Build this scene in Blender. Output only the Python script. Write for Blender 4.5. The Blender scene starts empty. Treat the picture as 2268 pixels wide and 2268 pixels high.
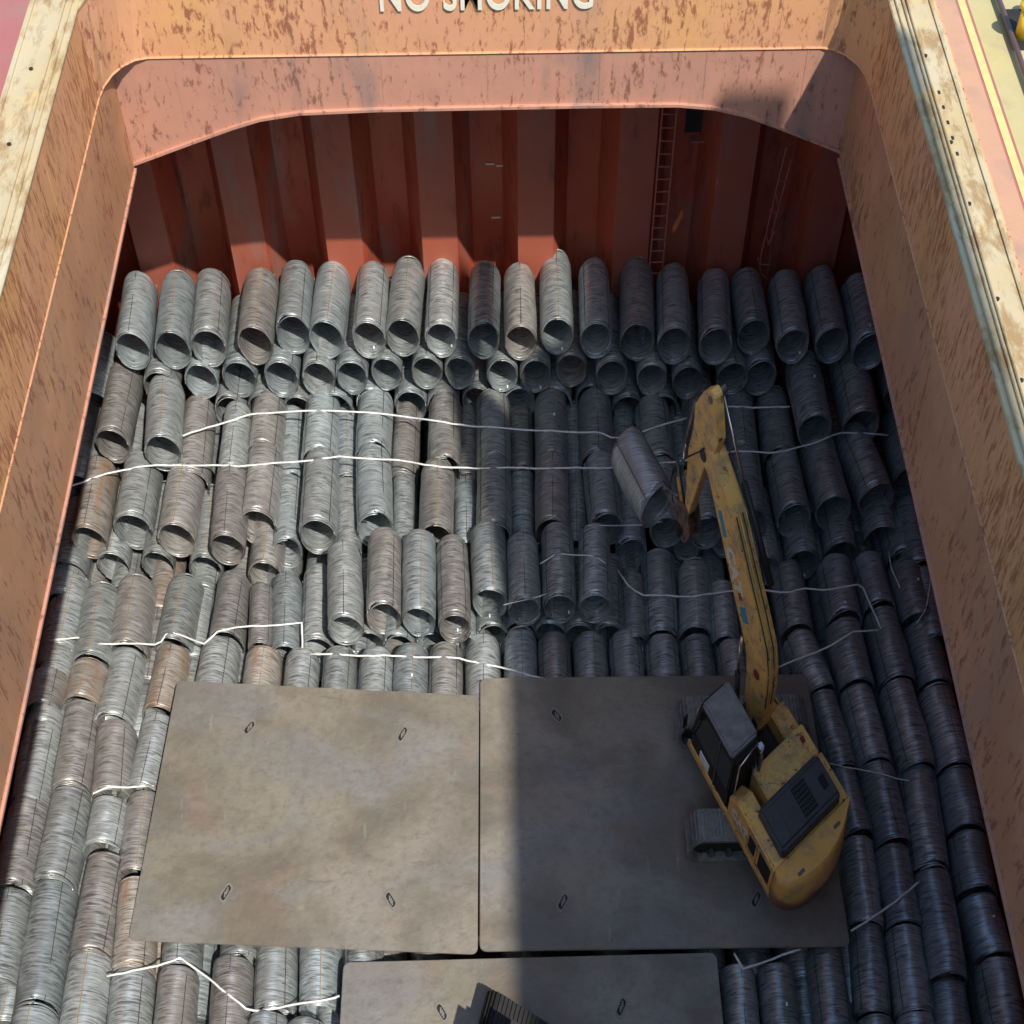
import bpy, bmesh, math, random
from mathutils import Vector, Matrix
random.seed(11)
R = math.radians
sc = bpy.context.scene
col = sc.collection

# ------------------------------------------------------------------ camera
SQ = 1.6          # the photograph is narrowed by this factor, so widths (x) are modelled narrower
cd = bpy.data.cameras.new('camera')
cam = bpy.data.objects.new('camera', cd); col.objects.link(cam)
cd.sensor_width = 36.0; cd.sensor_fit = 'HORIZONTAL'
cd.lens = 36.0 * 3489.0 / 2268.0
cd.clip_start = 0.1; cd.clip_end = 3000
CAMROT = Matrix(((0.999868, 0.015922, -0.003225),(-0.014463, 0.782053, -0.623044),(-0.007398, 0.623009, 0.782180))).to_4x4()
cam.matrix_world = Matrix.Translation((0, 0, 25)) @ CAMROT
sc.camera = cam

# ------------------------------------------------------------------ sky, sun, exposure
SUN = Vector((-0.32, 0.57, -1.0)).normalized()
w = bpy.data.worlds.new('World'); sc.world = w; w.use_nodes = True
nt = w.node_tree; nt.nodes.clear()
sky = nt.nodes.new('ShaderNodeTexSky'); sky.sky_type = 'NISHITA'; sky.sun_disc = False
sky.sun_elevation = R(56.8); sky.sun_rotation = R(150.7); sky.air_density = 1.2; sky.dust_density = 1.5
bg = nt.nodes.new('ShaderNodeBackground'); bg.inputs[1].default_value = 0.12
wo = nt.nodes.new('ShaderNodeOutputWorld')
tint = nt.nodes.new('ShaderNodeMix'); tint.data_type = 'RGBA'; tint.blend_type = 'MULTIPLY'; tint.inputs[0].default_value = 1.0
tint.inputs[7].default_value = (0.84, 1.02, 1.10, 1)
nt.links.new(sky.outputs[0], tint.inputs[6]); nt.links.new(tint.outputs[2], bg.inputs[0]); nt.links.new(bg.outputs[0], wo.inputs[0])
sl = bpy.data.lights.new('sun', 'SUN'); sl.energy = 4.3; sl.angle = R(0.65); sl.color = (1.0, 0.94, 0.84)
so = bpy.data.objects.new('sun', sl); col.objects.link(so)
so.rotation_euler = SUN.to_track_quat('-Z', 'Y').to_euler(); so.location = (20, -40, 80)
sc.view_settings.view_transform = 'Standard'; sc.view_settings.look = 'None'
sc.view_settings.exposure = 0.35; sc.view_settings.gamma = 1.0
try: sc.view_settings.use_curve_mapping = False
except Exception: pass
sc.render.engine = 'CYCLES'
sc.cycles.max_bounces = 6; sc.cycles.diffuse_bounces = 4; sc.cycles.glossy_bounces = 3
COILS = {
  'top': [[-7.465, 22.403, 2.85, 0.349, 1.73, 0.046], [-6.669, 22.411, 2.85, 0.358, 1.7, 0.04], [-5.953, 22.496, 2.85, 0.359, 1.67, 0.051], [-5.023, 22.539, 2.85, 0.368, 1.67, 0.005], [-4.27, 22.803, 2.85, 0.357, 1.58, 0.014], [-3.593, 22.66, 2.85, 0.36, 1.73, -0.026], [-2.728, 22.641, 2.85, 0.342, 1.65, -0.014], [-2.053, 22.652, 2.85, 0.351, 1.77, -0.044], [-1.268, 22.597, 2.85, 0.333, 1.82, -0.012], [-0.413, 22.527, 2.85, 0.324, 1.75, -0.019], [0.331, 22.434, 2.85, 0.327, 1.77, -0.002], [1.073, 22.609, 2.85, 0.338, 1.96, -0.009], [1.852, 22.515, 2.85, 0.328, 1.79, -0.022], [2.683, 22.433, 2.85, 0.35, 1.87, -0.05], [3.413, 22.354, 2.85, 0.341, 1.76, -0.058], [4.237, 22.26, 2.85, 0.335, 1.71, -0.069], [5.024, 22.496, 2.85, 0.328, 1.46, -0.003], [5.786, 22.264, 2.85, 0.336, 1.59, -0.011], [6.568, 22.285, 2.85, 0.331, 1.7, 0.005], [7.292, 22.042, 2.85, 0.33, 1.71, 0.004]],
  'second': [[-6.243, 22.413, 1.9, 0.339, 1.84, 0.015], [-5.466, 22.536, 1.9, 0.359, 1.85, 0.013], [-4.6, 22.517, 1.9, 0.354, 1.85, 0.011], [-3.832, 22.437, 1.9, 0.34, 1.85, 0.008], [-3.146, 22.486, 1.9, 0.331, 1.85, 0.007], [-2.431, 22.534, 1.9, 0.327, 1.85, 0.005], [-1.603, 22.542, 1.9, 0.322, 1.85, 0.003], [-0.922, 22.527, 1.9, 0.322, 1.85, 0.001], [-0.049, 22.419, 1.9, 0.321, 1.85, -0.001], [0.639, 22.391, 1.9, 0.321, 1.85, -0.003], [1.381, 22.566, 1.9, 0.332, 1.86, -0.005], [2.2, 22.395, 1.9, 0.33, 1.85, -0.007], [3.017, 22.251, 1.9, 0.32, 1.84, -0.009], [3.745, 22.197, 1.9, 0.32, 1.83, -0.011], [4.666, 22.253, 1.9, 0.32, 1.84, -0.014], [5.245, 22.266, 1.9, 0.33, 1.84, -0.015], [-7.049, 22.266, 1.9, 0.357, 1.83, 0.016], [6.213, 20.938, 1.75, 0.349, 1.77, 0.011], [7.171, 21.099, 1.75, 0.377, 1.79, 0.012], [-7.875, 20.875, 1.75, 0.348, 1.76, -0.012], [-6.845, 20.639, 1.75, 0.365, 1.6, 0.079]],
  'third': [[-5.776, 22.384, 0.95, 0.328, 1.85, 0.012], [-4.332, 22.392, 0.95, 0.329, 1.85, 0.008], [-1.989, 22.534, 0.95, 0.348, 1.86, 0.003], [-1.301, 22.455, 0.95, 0.348, 1.86, 0.002], [-0.577, 22.568, 0.95, 0.339, 1.87, -0.0], [0.299, 22.536, 0.95, 0.339, 1.86, -0.002], [1.836, 22.581, 0.95, 0.349, 1.87, -0.006], [2.574, 22.308, 0.95, 0.328, 1.85, -0.007], [-5.088, 22.459, 0.95, 0.329, 1.85, 0.01], [-3.555, 22.426, 0.95, 0.329, 1.85, 0.007], [-2.807, 22.513, 0.95, 0.339, 1.86, 0.005], [1.068, 22.456, 0.95, 0.338, 1.86, -0.004], [3.294, 22.28, 0.95, 0.328, 1.85, -0.009], [4.043, 22.264, 0.95, 0.328, 1.85, -0.011], [4.893, 22.323, 0.95, 0.328, 1.85, -0.013]],
  'mid': [[-6.361, 20.432, 0.95, 0.343, 1.97, 0.037], [-5.562, 20.57, 0.95, 0.299, 1.65, 0.012], [-4.977, 21.147, 0.95, 0.367, 1.44, -0.0], [-3.839, 20.977, 0.95, 0.365, 1.58, 0.004], [-2.729, 21.075, 0.95, 0.366, 1.54, 0.004], [-1.259, 20.647, 0.95, 0.345, 1.76, 0.002], [-0.251, 20.722, 0.95, 0.35, 1.74, 0.009], [0.924, 20.782, 0.95, 0.337, 1.68, -0.019], [1.861, 20.762, 0.95, 0.35, 1.68, -0.021], [3.1, 20.652, 0.95, 0.354, 1.58, 0.016], [4.0, 20.753, 0.95, 0.337, 1.46, -0.046], [4.833, 20.881, 0.95, 0.328, 1.39, -0.039], [5.597, 20.78, 0.95, 0.346, 1.6, -0.005], [-7.423, 19.355, 0.95, 0.389, 1.52, 0.005], [-6.53, 19.056, 0.95, 0.369, 1.46, -0.016], [-5.493, 18.79, 0.95, 0.341, 1.68, 0.03], [-4.952, 19.396, 0.95, 0.372, 1.67, -0.006], [-3.75, 19.145, 0.95, 0.37, 1.75, 0.011], [-2.609, 19.235, 0.95, 0.362, 1.76, 0.066], [-1.404, 18.919, 0.95, 0.342, 1.65, -0.006], [-0.263, 18.985, 0.95, 0.351, 1.67, -0.007], [0.88, 19.04, 0.95, 0.334, 1.66, -0.025], [1.958, 19.142, 0.95, 0.344, 1.54, 0.037], [3.14, 19.028, 0.95, 0.334, 1.53, 0.013], [3.913, 19.012, 0.95, 0.325, 1.65, -0.048], [4.797, 19.14, 0.95, 0.326, 1.66, -0.033], [5.68, 19.281, 0.95, 0.336, 1.42, 0.034], [6.508, 19.503, 0.95, 0.364, 1.57, 0.073], [7.405, 19.831, 0.95, 0.367, 1.55, 0.17], [-8.239, 19.035, 0.95, 0.351, 1.73, 0.003]],
  'low': [[-7.755, 21.315, 0.3, 0.336, 1.78, 0.017], [-4.452, 20.82, 0.3, 0.287, 1.88, 0.048], [-3.295, 20.796, 0.3, 0.287, 1.88, 0.046], [-2.14, 20.833, 0.3, 0.315, 1.88, -0.012], [-0.807, 20.721, 0.3, 0.286, 1.87, -0.007], [0.315, 20.94, 0.3, 0.297, 1.63, -0.006], [1.392, 20.724, 0.3, 0.286, 1.87, -0.029], [2.426, 20.859, 0.3, 0.287, 1.72, -0.042], [3.625, 20.895, 0.3, 0.287, 1.66, -0.03], [4.434, 20.818, 0.3, 0.287, 1.72, -0.053], [-4.417, 19.126, 0.3, 0.304, 1.63, 0.019], [-3.175, 18.988, 0.3, 0.286, 1.69, 0.051], [-2.061, 19.022, 0.3, 0.277, 1.69, 0.034], [-0.81, 18.997, 0.3, 0.286, 1.63, 0.021], [0.297, 18.975, 0.3, 0.286, 1.81, -0.008], [1.37, 19.009, 0.3, 0.268, 1.67, -0.023], [2.468, 18.987, 0.3, 0.321, 1.75, 0.001], [3.592, 19.077, 0.3, 0.286, 1.64, -0.011], [4.381, 19.175, 0.3, 0.287, 1.52, -0.027], [-6.279, 21.04, 0.3, 0.279, 1.77, 0.054]],
  'lower': [[-7.923, 18.996, 0.12, 0.314, 1.74, -0.006], [-7.028, 19.0, 0.12, 0.323, 1.75, -0.005], [-6.056, 18.88, 0.12, 0.331, 1.74, -0.005], [-4.853, 18.711, 0.12, 0.339, 1.73, -0.004], [5.13, 18.645, 0.12, 0.33, 1.73, 0.005], [5.905, 18.774, 0.12, 0.331, 1.74, 0.005], [6.704, 19.04, 0.12, 0.341, 1.76, 0.005], [7.566, 19.366, 0.12, 0.344, 1.79, 0.005]],
  'raised': [[-3.074, 16.828, 0.95, 0.336, 1.68, 0.063], [-2.362, 17.081, 0.95, 0.338, 1.75, 0.022], [-1.693, 16.985, 0.95, 0.329, 1.8, 0.018], [-1.018, 16.839, 0.95, 0.311, 1.76, 0.038], [-0.343, 17.384, 0.95, 0.348, 1.6, 0.027], [0.307, 17.163, 0.95, 0.313, 1.5, 0.01], [0.97, 17.254, 0.95, 0.322, 1.62, -0.006], [1.647, 17.241, 0.95, 0.313, 1.59, -0.037]],
  'under': [[-3.706, 16.965, 0.05, 0.319, 1.67, 0.037], [2.949, 17.064, 0.05, 0.337, 1.82, -0.035], [3.614, 17.051, 0.05, 0.328, 1.57, -0.059], [2.437, 16.897, 0.05, 0.267, 1.41, -0.013], [-4.296, 16.79, 0.05, 0.301, 1.66, 0.049], [-4.776, 16.882, 0.05, 0.241, 1.33, 0.066], [4.158, 16.863, 0.05, 0.275, 1.22, -0.027], [-2.719, 17.039, 0.05, 0.311, 1.68, 0.043], [-2.129, 16.955, 0.05, 0.319, 1.7, 0.031], [-1.509, 17.015, 0.05, 0.311, 1.68, 0.018], [-0.922, 16.962, 0.05, 0.31, 1.67, 0.017], [-0.317, 17.159, 0.05, 0.329, 1.68, 0.004], [0.229, 17.233, 0.05, 0.303, 1.71, -0.013], [0.81, 17.221, 0.05, 0.312, 1.71, -0.019], [1.372, 17.189, 0.05, 0.286, 1.73, -0.036], [1.932, 17.115, 0.05, 0.311, 1.68, -0.042]],
  'front': [[-4.751, 15.149, 0.0, 0.346, 1.64, -0.011], [-3.984, 15.057, 0.0, 0.336, 1.64, -0.009], [-3.27, 15.073, 0.0, 0.319, 1.64, -0.007], [-2.554, 15.078, 0.0, 0.336, 1.64, -0.005], [-1.892, 15.143, 0.0, 0.337, 1.64, -0.003], [-1.226, 15.13, 0.0, 0.328, 1.64, -0.002], [-0.5, 15.29, 0.0, 0.338, 1.66, 0.0], [0.221, 15.403, 0.0, 0.322, 1.67, 0.002], [0.87, 15.293, 0.0, 0.321, 1.66, 0.004], [1.565, 15.329, 0.0, 0.321, 1.66, 0.006], [2.261, 15.344, 0.0, 0.33, 1.66, 0.007], [2.955, 15.224, 0.0, 0.329, 1.66, 0.009], [3.621, 15.212, 0.0, 0.32, 1.65, 0.011], [4.285, 15.103, 0.0, 0.302, 1.65, 0.013], [4.862, 14.37, 0.0, 0.315, 1.6, 0.017]],
  'left0': [[-8.793, 18.148, -0.002, 0.383, 1.47, 0.003], [-8.765, 16.546, -0.083, 0.372, 1.54, 0.002], [-8.745, 15.529, 0.088, 0.374, 0.78, -0.003], [-8.707, 13.806, -0.112, 0.374, 1.73, 0.03], [-8.624, 11.958, 0.072, 0.389, 1.62, 0.032], [-8.649, 10.339, -0.122, 0.376, 1.6, 0.021]],
  'left1': [[-8.001, 16.613, 0.072, 0.399, 1.65, 0.023], [-8.079, 15.734, -0.039, 0.398, 0.83, -0.046], [-8.003, 13.945, -0.043, 0.391, 1.7, 0.015], [-7.982, 12.089, 0.072, 0.384, 1.68, -0.019], [-7.912, 9.917, -0.013, 0.39, 2.13, 0.036], [-7.91, 8.434, 0.048, 0.383, 1.36, 0.006]],
  'left2': [[-7.372, 16.899, 0.017, 0.399, 1.58, 0.026], [-7.429, 15.38, -0.116, 0.384, 1.49, -0.033], [-7.213, 13.733, 0.03, 0.385, 1.45, 0.09], [-7.227, 12.754, -0.02, 0.378, 0.85, -0.011], [-7.153, 10.771, 0.0, 0.406, 1.74, -0.016], [-7.093, 9.032, 0.0, 0.404, 1.68, 0.025]],
  'left3': [[-6.529, 17.075, -0.124, 0.383, 1.5, -0.053], [-6.58, 15.562, -0.148, 0.368, 1.38, -0.058], [-6.658, 13.9, -0.097, 0.358, 1.49, -0.056], [-6.562, 12.243, -0.03, 0.358, 1.5, 0.034], [-6.425, 10.52, -0.03, 0.374, 1.54, 0.072], [-6.319, 8.814, -0.03, 0.388, 1.63, 0.054]],
  'left4': [[-5.481, 17.092, 0.02, 0.346, 1.46, -0.016], [-5.639, 15.197, -0.02, 0.383, 1.84, -0.019]],
  'right0': [[5.576, 17.072, 0.075, 0.324, 1.46, 0.003], [5.856, 15.717, -0.032, 0.323, 1.28, 0.18], [6.02, 14.09, -0.03, 0.316, 1.52, 0.099], [6.105, 12.728, 0.004, 0.297, 1.23, 0.101], [5.988, 11.043, 0.058, 0.304, 1.54, -0.044], [5.876, 9.556, -0.043, 0.301, 1.44, -0.083], [5.802, 8.203, 0.066, 0.286, 1.19, -0.051]],
  'right1': [[6.532, 17.297, 0.116, 0.338, 1.37, 0.017], [6.533, 15.752, 0.134, 0.352, 1.39, 0.038], [6.63, 14.187, 0.023, 0.333, 1.5, 0.058], [6.708, 12.566, 0.031, 0.344, 1.49, 0.044], [6.633, 11.02, 0.056, 0.322, 1.4, -0.009], [6.555, 9.539, 0.03, 0.332, 1.39, -0.045], [6.48, 8.186, 0.087, 0.316, 1.25, -0.049]],
  'right2': [[7.279, 17.611, -0.034, 0.336, 1.21, 0.056], [7.341, 15.908, 0.057, 0.355, 1.5, 0.046], [7.405, 14.077, 0.056, 0.344, 1.69, 0.057], [7.285, 12.131, -0.063, 0.361, 1.91, -0.063], [7.165, 10.064, 0.146, 0.342, 1.85, -0.046], [7.075, 8.41, -0.032, 0.346, 1.63, -0.058]],
  'right3': [[7.993, 18.876, -0.074, 0.359, 1.37, -0.005], [7.963, 17.264, 0.068, 0.357, 1.35, 0.016], [8.069, 15.856, -0.075, 0.35, 1.35, 0.032], [8.092, 14.046, -0.013, 0.366, 1.63, 0.036], [8.052, 12.795, -0.006, 0.355, 1.12, -0.023], [7.985, 11.629, 0.006, 0.355, 1.04, -0.065], [8.096, 10.51, -0.111, 0.363, 1.05, 0.084], [8.004, 8.869, 0.093, 0.353, 1.45, -0.017]],
  'bottom': [[-5.605, 10.556, -0.02, 0.337, 1.33, 0.049], [-5.603, 9.014, -0.02, 0.346, 1.44, 0.019], [-4.62, 10.672, -0.02, 0.353, 1.28, 0.04], [-4.678, 8.926, -0.02, 0.36, 1.68, 0.02], [-3.968, 9.754, -0.02, 0.353, 1.7, 0.054], [-4.04, 8.276, -0.02, 0.347, 1.38, 0.022], [-3.236, 9.801, -0.02, 0.346, 1.63, 0.044], [-3.453, 8.196, -0.02, 0.332, 1.34, -0.027], [3.684, 8.783, -0.02, 0.302, 1.52, -0.034], [4.351, 8.772, -0.02, 0.309, 1.56, -0.01], [5.195, 9.047, -0.02, 0.318, 1.55, -0.018], [-2.503, 9.849, -0.02, 0.331, 1.57, 0.035]],
}
ROPES = [
  [(-6.51,21.1,1.15),(-6.35,21.17,1.15),(-6.21,21.3,1.07),(-6.07,21.44,0.99),(-5.92,21.54,0.95),(-5.76,21.61,0.95),(-5.59,21.68,0.95),(-5.43,21.75,0.95),(-5.27,21.82,0.95),(-5.1,21.84,0.95),(-4.92,21.86,0.95),(-4.75,21.88,0.95),(-4.58,21.92,0.93),(-4.41,21.94,0.92),(-4.23,21.93,0.93),(-4.05,21.91,0.95),(-3.87,21.9,0.95),(-3.69,21.9,0.95),(-3.51,21.9,0.94),(-3.33,21.9,0.93),(-3.16,21.87,0.93),(-2.98,21.84,0.95),(-2.81,21.81,0.95),(-2.63,21.79,0.95),(-2.46,21.77,0.95),(-2.28,21.79,0.9),(-2.13,21.94,0.71),(-1.96,21.94,0.67),(-1.78,21.81,0.77),(-1.6,21.63,0.93),(-1.43,21.58,0.95),(-1.26,21.54,0.95),(-1.09,21.5,0.95),(-0.92,21.48,0.94),(-0.75,21.44,0.94),(-0.58,21.4,0.94),(-0.42,21.38,0.95),(-0.25,21.36,0.95),(-0.08,21.34,0.95),(0.08,21.34,0.93),(0.25,21.36,0.89),(0.41,21.34,0.89),(0.58,21.28,0.93),(0.76,21.26,0.95),(0.93,21.25,0.95),(1.11,21.24,0.95),(1.28,21.23,0.95),(1.46,21.22,0.95),(1.63,21.21,0.95),(1.81,21.21,0.95),(1.97,21.15,0.95),(2.13,21.04,0.95),(2.29,21.08,0.89),(2.47,21.4,0.64),(2.65,21.66,0.46),(2.65,21.66,0.46)],
  [(2.78,21.18,0.95),(2.95,21.27,0.95),(3.12,21.35,0.95),(3.29,21.42,0.95),(3.46,21.5,0.92),(3.64,21.62,0.84),(3.73,21.68,0.8)],
  [(-8.75,20.01,0.88),(-8.59,20.05,0.91),(-8.43,20.08,0.95),(-8.28,20.15,0.95),(-8.13,20.22,0.95),(-7.98,20.28,0.95),(-7.83,20.33,0.95),(-7.67,20.38,0.95),(-7.51,20.43,0.95),(-7.35,20.48,0.95),(-7.19,20.5,0.95),(-7.03,20.52,0.93),(-6.87,20.52,0.93),(-6.7,20.51,0.93),(-6.53,20.5,0.95),(-6.36,20.49,0.95),(-6.19,20.48,0.95),(-6.03,20.47,0.95),(-5.86,20.46,0.95),(-5.69,20.45,0.95),(-5.52,20.44,0.95),(-5.36,20.43,0.95),(-5.19,20.45,0.95),(-5.03,20.47,0.95),(-4.86,20.48,0.95),(-4.7,20.5,0.95),(-4.54,20.54,0.92),(-4.37,20.57,0.9),(-4.21,20.58,0.91),(-4.03,20.57,0.95),(-3.86,20.59,0.95),(-3.69,20.61,0.95),(-3.52,20.63,0.95),(-3.35,20.66,0.93),(-3.18,20.64,0.93),(-3.01,20.61,0.94),(-2.84,20.59,0.95),(-2.67,20.57,0.95),(-2.5,20.55,0.95),(-2.33,20.55,0.93),(-2.17,20.64,0.81),(-2.0,20.62,0.8),(-1.82,20.54,0.85),(-1.63,20.42,0.95),(-1.46,20.39,0.95),(-1.29,20.35,0.95),(-1.11,20.32,0.95),(-0.95,20.34,0.92),(-0.78,20.33,0.92),(-0.61,20.31,0.93),(-0.44,20.29,0.95),(-0.28,20.29,0.95),(-0.11,20.28,0.95),(0.06,20.28,0.94),(0.22,20.31,0.9),(0.39,20.3,0.9),(0.56,20.27,0.93),(0.72,20.26,0.95),(0.89,20.26,0.95),(1.06,20.26,0.95),(1.22,20.27,0.94),(1.39,20.27,0.94),(1.56,20.27,0.94),(1.72,20.26,0.95),(1.89,20.26,0.95),(2.05,20.26,0.95),(2.22,20.26,0.95),(2.22,20.26,0.95)],
  [(2.97,20.36,0.95),(3.16,20.37,0.95),(3.35,20.37,0.95),(3.54,20.4,0.95),(3.71,20.44,0.95),(3.89,20.49,0.95),(4.07,20.54,0.95),(4.25,20.57,0.95),(4.44,20.6,0.95),(4.62,20.61,0.95),(4.79,20.6,0.95),(4.96,20.59,0.95),(5.13,20.58,0.95),(5.29,20.57,0.95),(5.46,20.59,0.95),(5.64,20.63,0.95),(5.81,20.68,0.95),(5.98,20.73,0.96),(6.14,20.75,0.99),(6.3,20.81,1.02),(6.46,20.89,1.03),(6.63,20.98,1.03),(6.8,21.03,1.01),(6.98,21.04,0.98),(7.15,21.05,0.95),(7.32,21.04,0.95),(7.49,21.03,0.94),(7.66,21.04,0.91),(7.98,21.42,0.44),(8.12,21.55,0.29)],
  [(4.41,21.84,0.94),(4.58,21.83,0.94),(4.75,21.82,0.95),(4.92,21.81,0.95),(5.09,21.8,0.95),(5.26,21.81,0.95),(5.43,21.81,0.95),(5.6,21.81,0.95),(5.77,21.81,0.95),(5.85,21.82,0.95)],
  [(-8.82,17.03,-0.09),(-8.65,17.03,-0.06),(-8.47,17.03,-0.03),(-8.3,17.03,-0.01),(-8.22,17.03,-0.01)],
  [(-7.82,16.84,0.03),(-7.67,16.83,0.03),(-7.52,16.85,-0.0),(-7.38,16.87,-0.03),(-7.23,16.88,-0.05),(-7.07,16.88,-0.05),(-6.92,16.89,-0.07),(-6.78,16.91,-0.11),(-6.67,17.0,-0.13),(-6.6,17.15,-0.13),(-6.48,17.19,-0.13),(-6.32,17.12,-0.13),(-6.15,17.03,-0.11),(-5.98,16.93,-0.07),(-5.81,16.83,-0.01),(-5.69,16.94,0.02),(-5.58,17.07,0.03),(-5.41,17.11,0.03),(-5.23,17.13,0.05),(-5.06,17.15,0.06),(-4.89,17.16,0.07),(-4.74,17.17,0.07),(-4.58,17.18,0.07),(-4.43,17.19,0.07),(-4.27,17.2,0.07),(-4.12,17.21,0.07),(-3.97,17.25,0.04),(-3.96,17.07,0.01),(-3.94,16.88,-0.02),(-3.93,16.68,-0.01),(-3.92,16.58,-0.01)],
  [(-3.78,16.6,-0.05),(-3.62,16.57,-0.03),(-3.47,16.55,-0.01),(-3.31,16.54,-0.01),(-3.16,16.53,-0.01),(-3.0,16.51,-0.01),(-2.85,16.5,-0.01),(-2.69,16.49,-0.01),(-2.54,16.48,-0.01),(-2.38,16.48,-0.01),(-2.21,16.47,-0.01),(-2.05,16.47,-0.01),(-1.89,16.46,-0.01),(-1.73,16.46,-0.01),(-1.57,16.45,-0.01),(-1.41,16.45,-0.01),(-1.25,16.44,-0.01),(-1.09,16.43,-0.01),(-0.93,16.41,-0.01),(-0.78,16.36,-0.01),(-0.63,16.32,-0.01),(-0.48,16.27,-0.01),(-0.33,16.22,-0.01),(-0.19,16.18,-0.01),(-0.04,16.13,-0.01),(0.11,16.09,-0.01),(0.26,16.04,-0.01),(0.41,15.99,-0.01),(0.56,15.95,-0.01),(0.63,15.93,-0.01)],
  [(0.62,17.87,0.95),(0.78,17.99,0.95),(0.93,18.12,0.95),(1.09,18.11,0.95),(1.25,18.1,0.95),(1.41,18.09,0.95),(1.56,18.08,0.95),(1.71,18.01,0.95),(1.86,17.88,0.95),(1.86,17.88,0.95)],
  [(2.16,18.38,0.04),(2.25,18.19,0.05),(2.34,18.0,0.07),(2.47,17.85,0.07),(2.63,17.73,0.07),(2.79,17.72,0.07),(2.95,17.71,0.07),(3.11,17.71,0.07),(3.27,17.7,0.07),(3.42,17.69,0.07),(3.59,17.7,0.07),(3.76,17.73,0.07),(3.93,17.75,0.07),(4.1,17.78,0.07),(4.27,17.81,0.07),(4.44,17.84,0.06),(4.65,17.95,-0.1),(4.84,18.02,-0.2),(5.01,18.01,-0.19),(5.13,17.83,0.01),(5.28,17.75,0.06),(5.44,17.75,0.07),(5.61,17.8,0.07),(5.78,17.84,0.07),(5.94,17.81,0.08),(6.1,17.77,0.09),(6.26,17.77,0.11),(6.44,17.81,0.11),(6.61,17.85,0.11),(6.79,17.9,0.11),(6.91,17.88,0.04),(6.96,17.74,-0.03),(7.01,17.59,-0.06),(7.03,17.38,-0.02),(7.07,17.19,-0.01),(7.1,17.02,-0.01),(7.12,16.93,-0.01)],
  [(7.07,16.84,0.08),(6.89,16.81,0.11),(6.71,16.77,0.15),(6.54,16.76,0.15),(6.38,16.66,0.15),(6.23,16.57,0.14),(6.08,16.51,0.09),(5.94,16.47,0.03),(5.79,16.42,-0.01),(5.64,16.35,-0.01),(5.48,16.28,-0.02),(5.34,16.24,-0.07),(5.21,16.25,-0.19),(5.07,16.23,-0.28),(5.07,16.23,-0.28)],
  [(7.63,18.91,-0.2),(7.6,18.63,-0.17),(7.6,18.37,-0.14),(7.64,18.16,-0.13),(7.68,17.95,-0.13),(7.68,17.95,-0.13)],
  [(8.29,18.11,-0.01),(8.22,17.89,0.02),(8.15,17.66,0.06),(8.08,17.46,0.07),(7.99,17.27,0.07),(7.86,17.08,0.07),(7.8,16.99,0.07)],
  [(5.7,14.01,0.03),(5.85,13.97,0.03),(6.01,13.92,0.03),(6.16,13.88,0.03),(6.31,13.84,0.03),(6.45,13.8,0.03),(6.59,13.77,0.03),(6.73,13.73,0.03),(6.87,13.69,0.03),(7.02,13.66,0.02),(7.09,13.65,0.02)],
  [(5.63,10.85,0.03),(5.77,10.92,0.05),(5.91,10.99,0.07),(6.06,11.08,0.07),(6.19,11.16,0.07),(6.32,11.25,0.07),(6.45,11.34,0.07),(6.58,11.44,0.07),(6.72,11.53,0.07),(6.85,11.62,0.07),(6.92,11.66,0.07)],
  [(3.65,10.48,-0.01),(3.71,10.34,-0.01),(3.77,10.21,-0.01),(3.9,10.25,-0.01),(4.03,10.31,-0.03),(4.18,10.39,-0.11),(4.31,10.44,-0.12),(4.43,10.46,-0.05),(4.55,10.48,0.01),(4.68,10.51,0.03),(4.75,10.54,0.03)],
  [(-7.44,13.64,0.03),(-7.31,13.72,0.03),(-7.18,13.79,0.03),(-7.01,13.78,0.03),(-6.84,13.78,0.01),(-6.7,13.82,-0.07),(-6.58,13.87,-0.16),(-6.44,13.89,-0.21),(-6.44,13.89,-0.21)],
  [(-6.71,10.28,-0.01),(-6.57,10.31,-0.01),(-6.43,10.33,-0.01),(-6.3,10.36,-0.01),(-6.16,10.39,-0.02),(-6.03,10.42,-0.03),(-5.9,10.46,-0.03),(-5.78,10.5,-0.01),(-5.66,10.55,-0.01),(-5.54,10.6,-0.01),(-5.41,10.5,-0.01),(-5.3,10.42,-0.04),(-5.18,10.34,-0.07),(-5.05,10.25,-0.06),(-4.92,10.14,-0.02),(-4.81,10.04,-0.01),(-4.7,9.95,-0.01),(-4.59,9.86,-0.01),(-4.48,9.77,-0.02),(-4.37,9.69,-0.04),(-4.26,9.68,-0.09),(-4.13,9.7,-0.11),(-4.0,9.72,-0.1),(-3.86,9.74,-0.09),(-3.73,9.76,-0.08),(-3.59,9.77,-0.05),(-3.46,9.78,-0.02),(-3.32,9.8,-0.01),(-3.19,9.82,-0.01),(-3.06,9.84,-0.01),(-2.93,9.87,-0.02),(-2.86,9.88,-0.02)],
  [(1.57,18.81,0.95),(1.74,18.8,0.95),(1.92,18.79,0.95),(2.1,18.91,0.77),(2.29,19.05,0.61),(2.46,19.06,0.6),(2.63,18.99,0.69),(2.79,18.98,0.74),(2.96,18.99,0.75),(3.04,19.0,0.75)],
  [(-0.09,17.04,0.79),(0.07,17.06,0.82),(0.24,17.09,0.86),(0.41,17.13,0.87),(0.58,17.2,0.87),(0.76,17.27,0.87),(0.76,17.27,0.87)],
]
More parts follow.
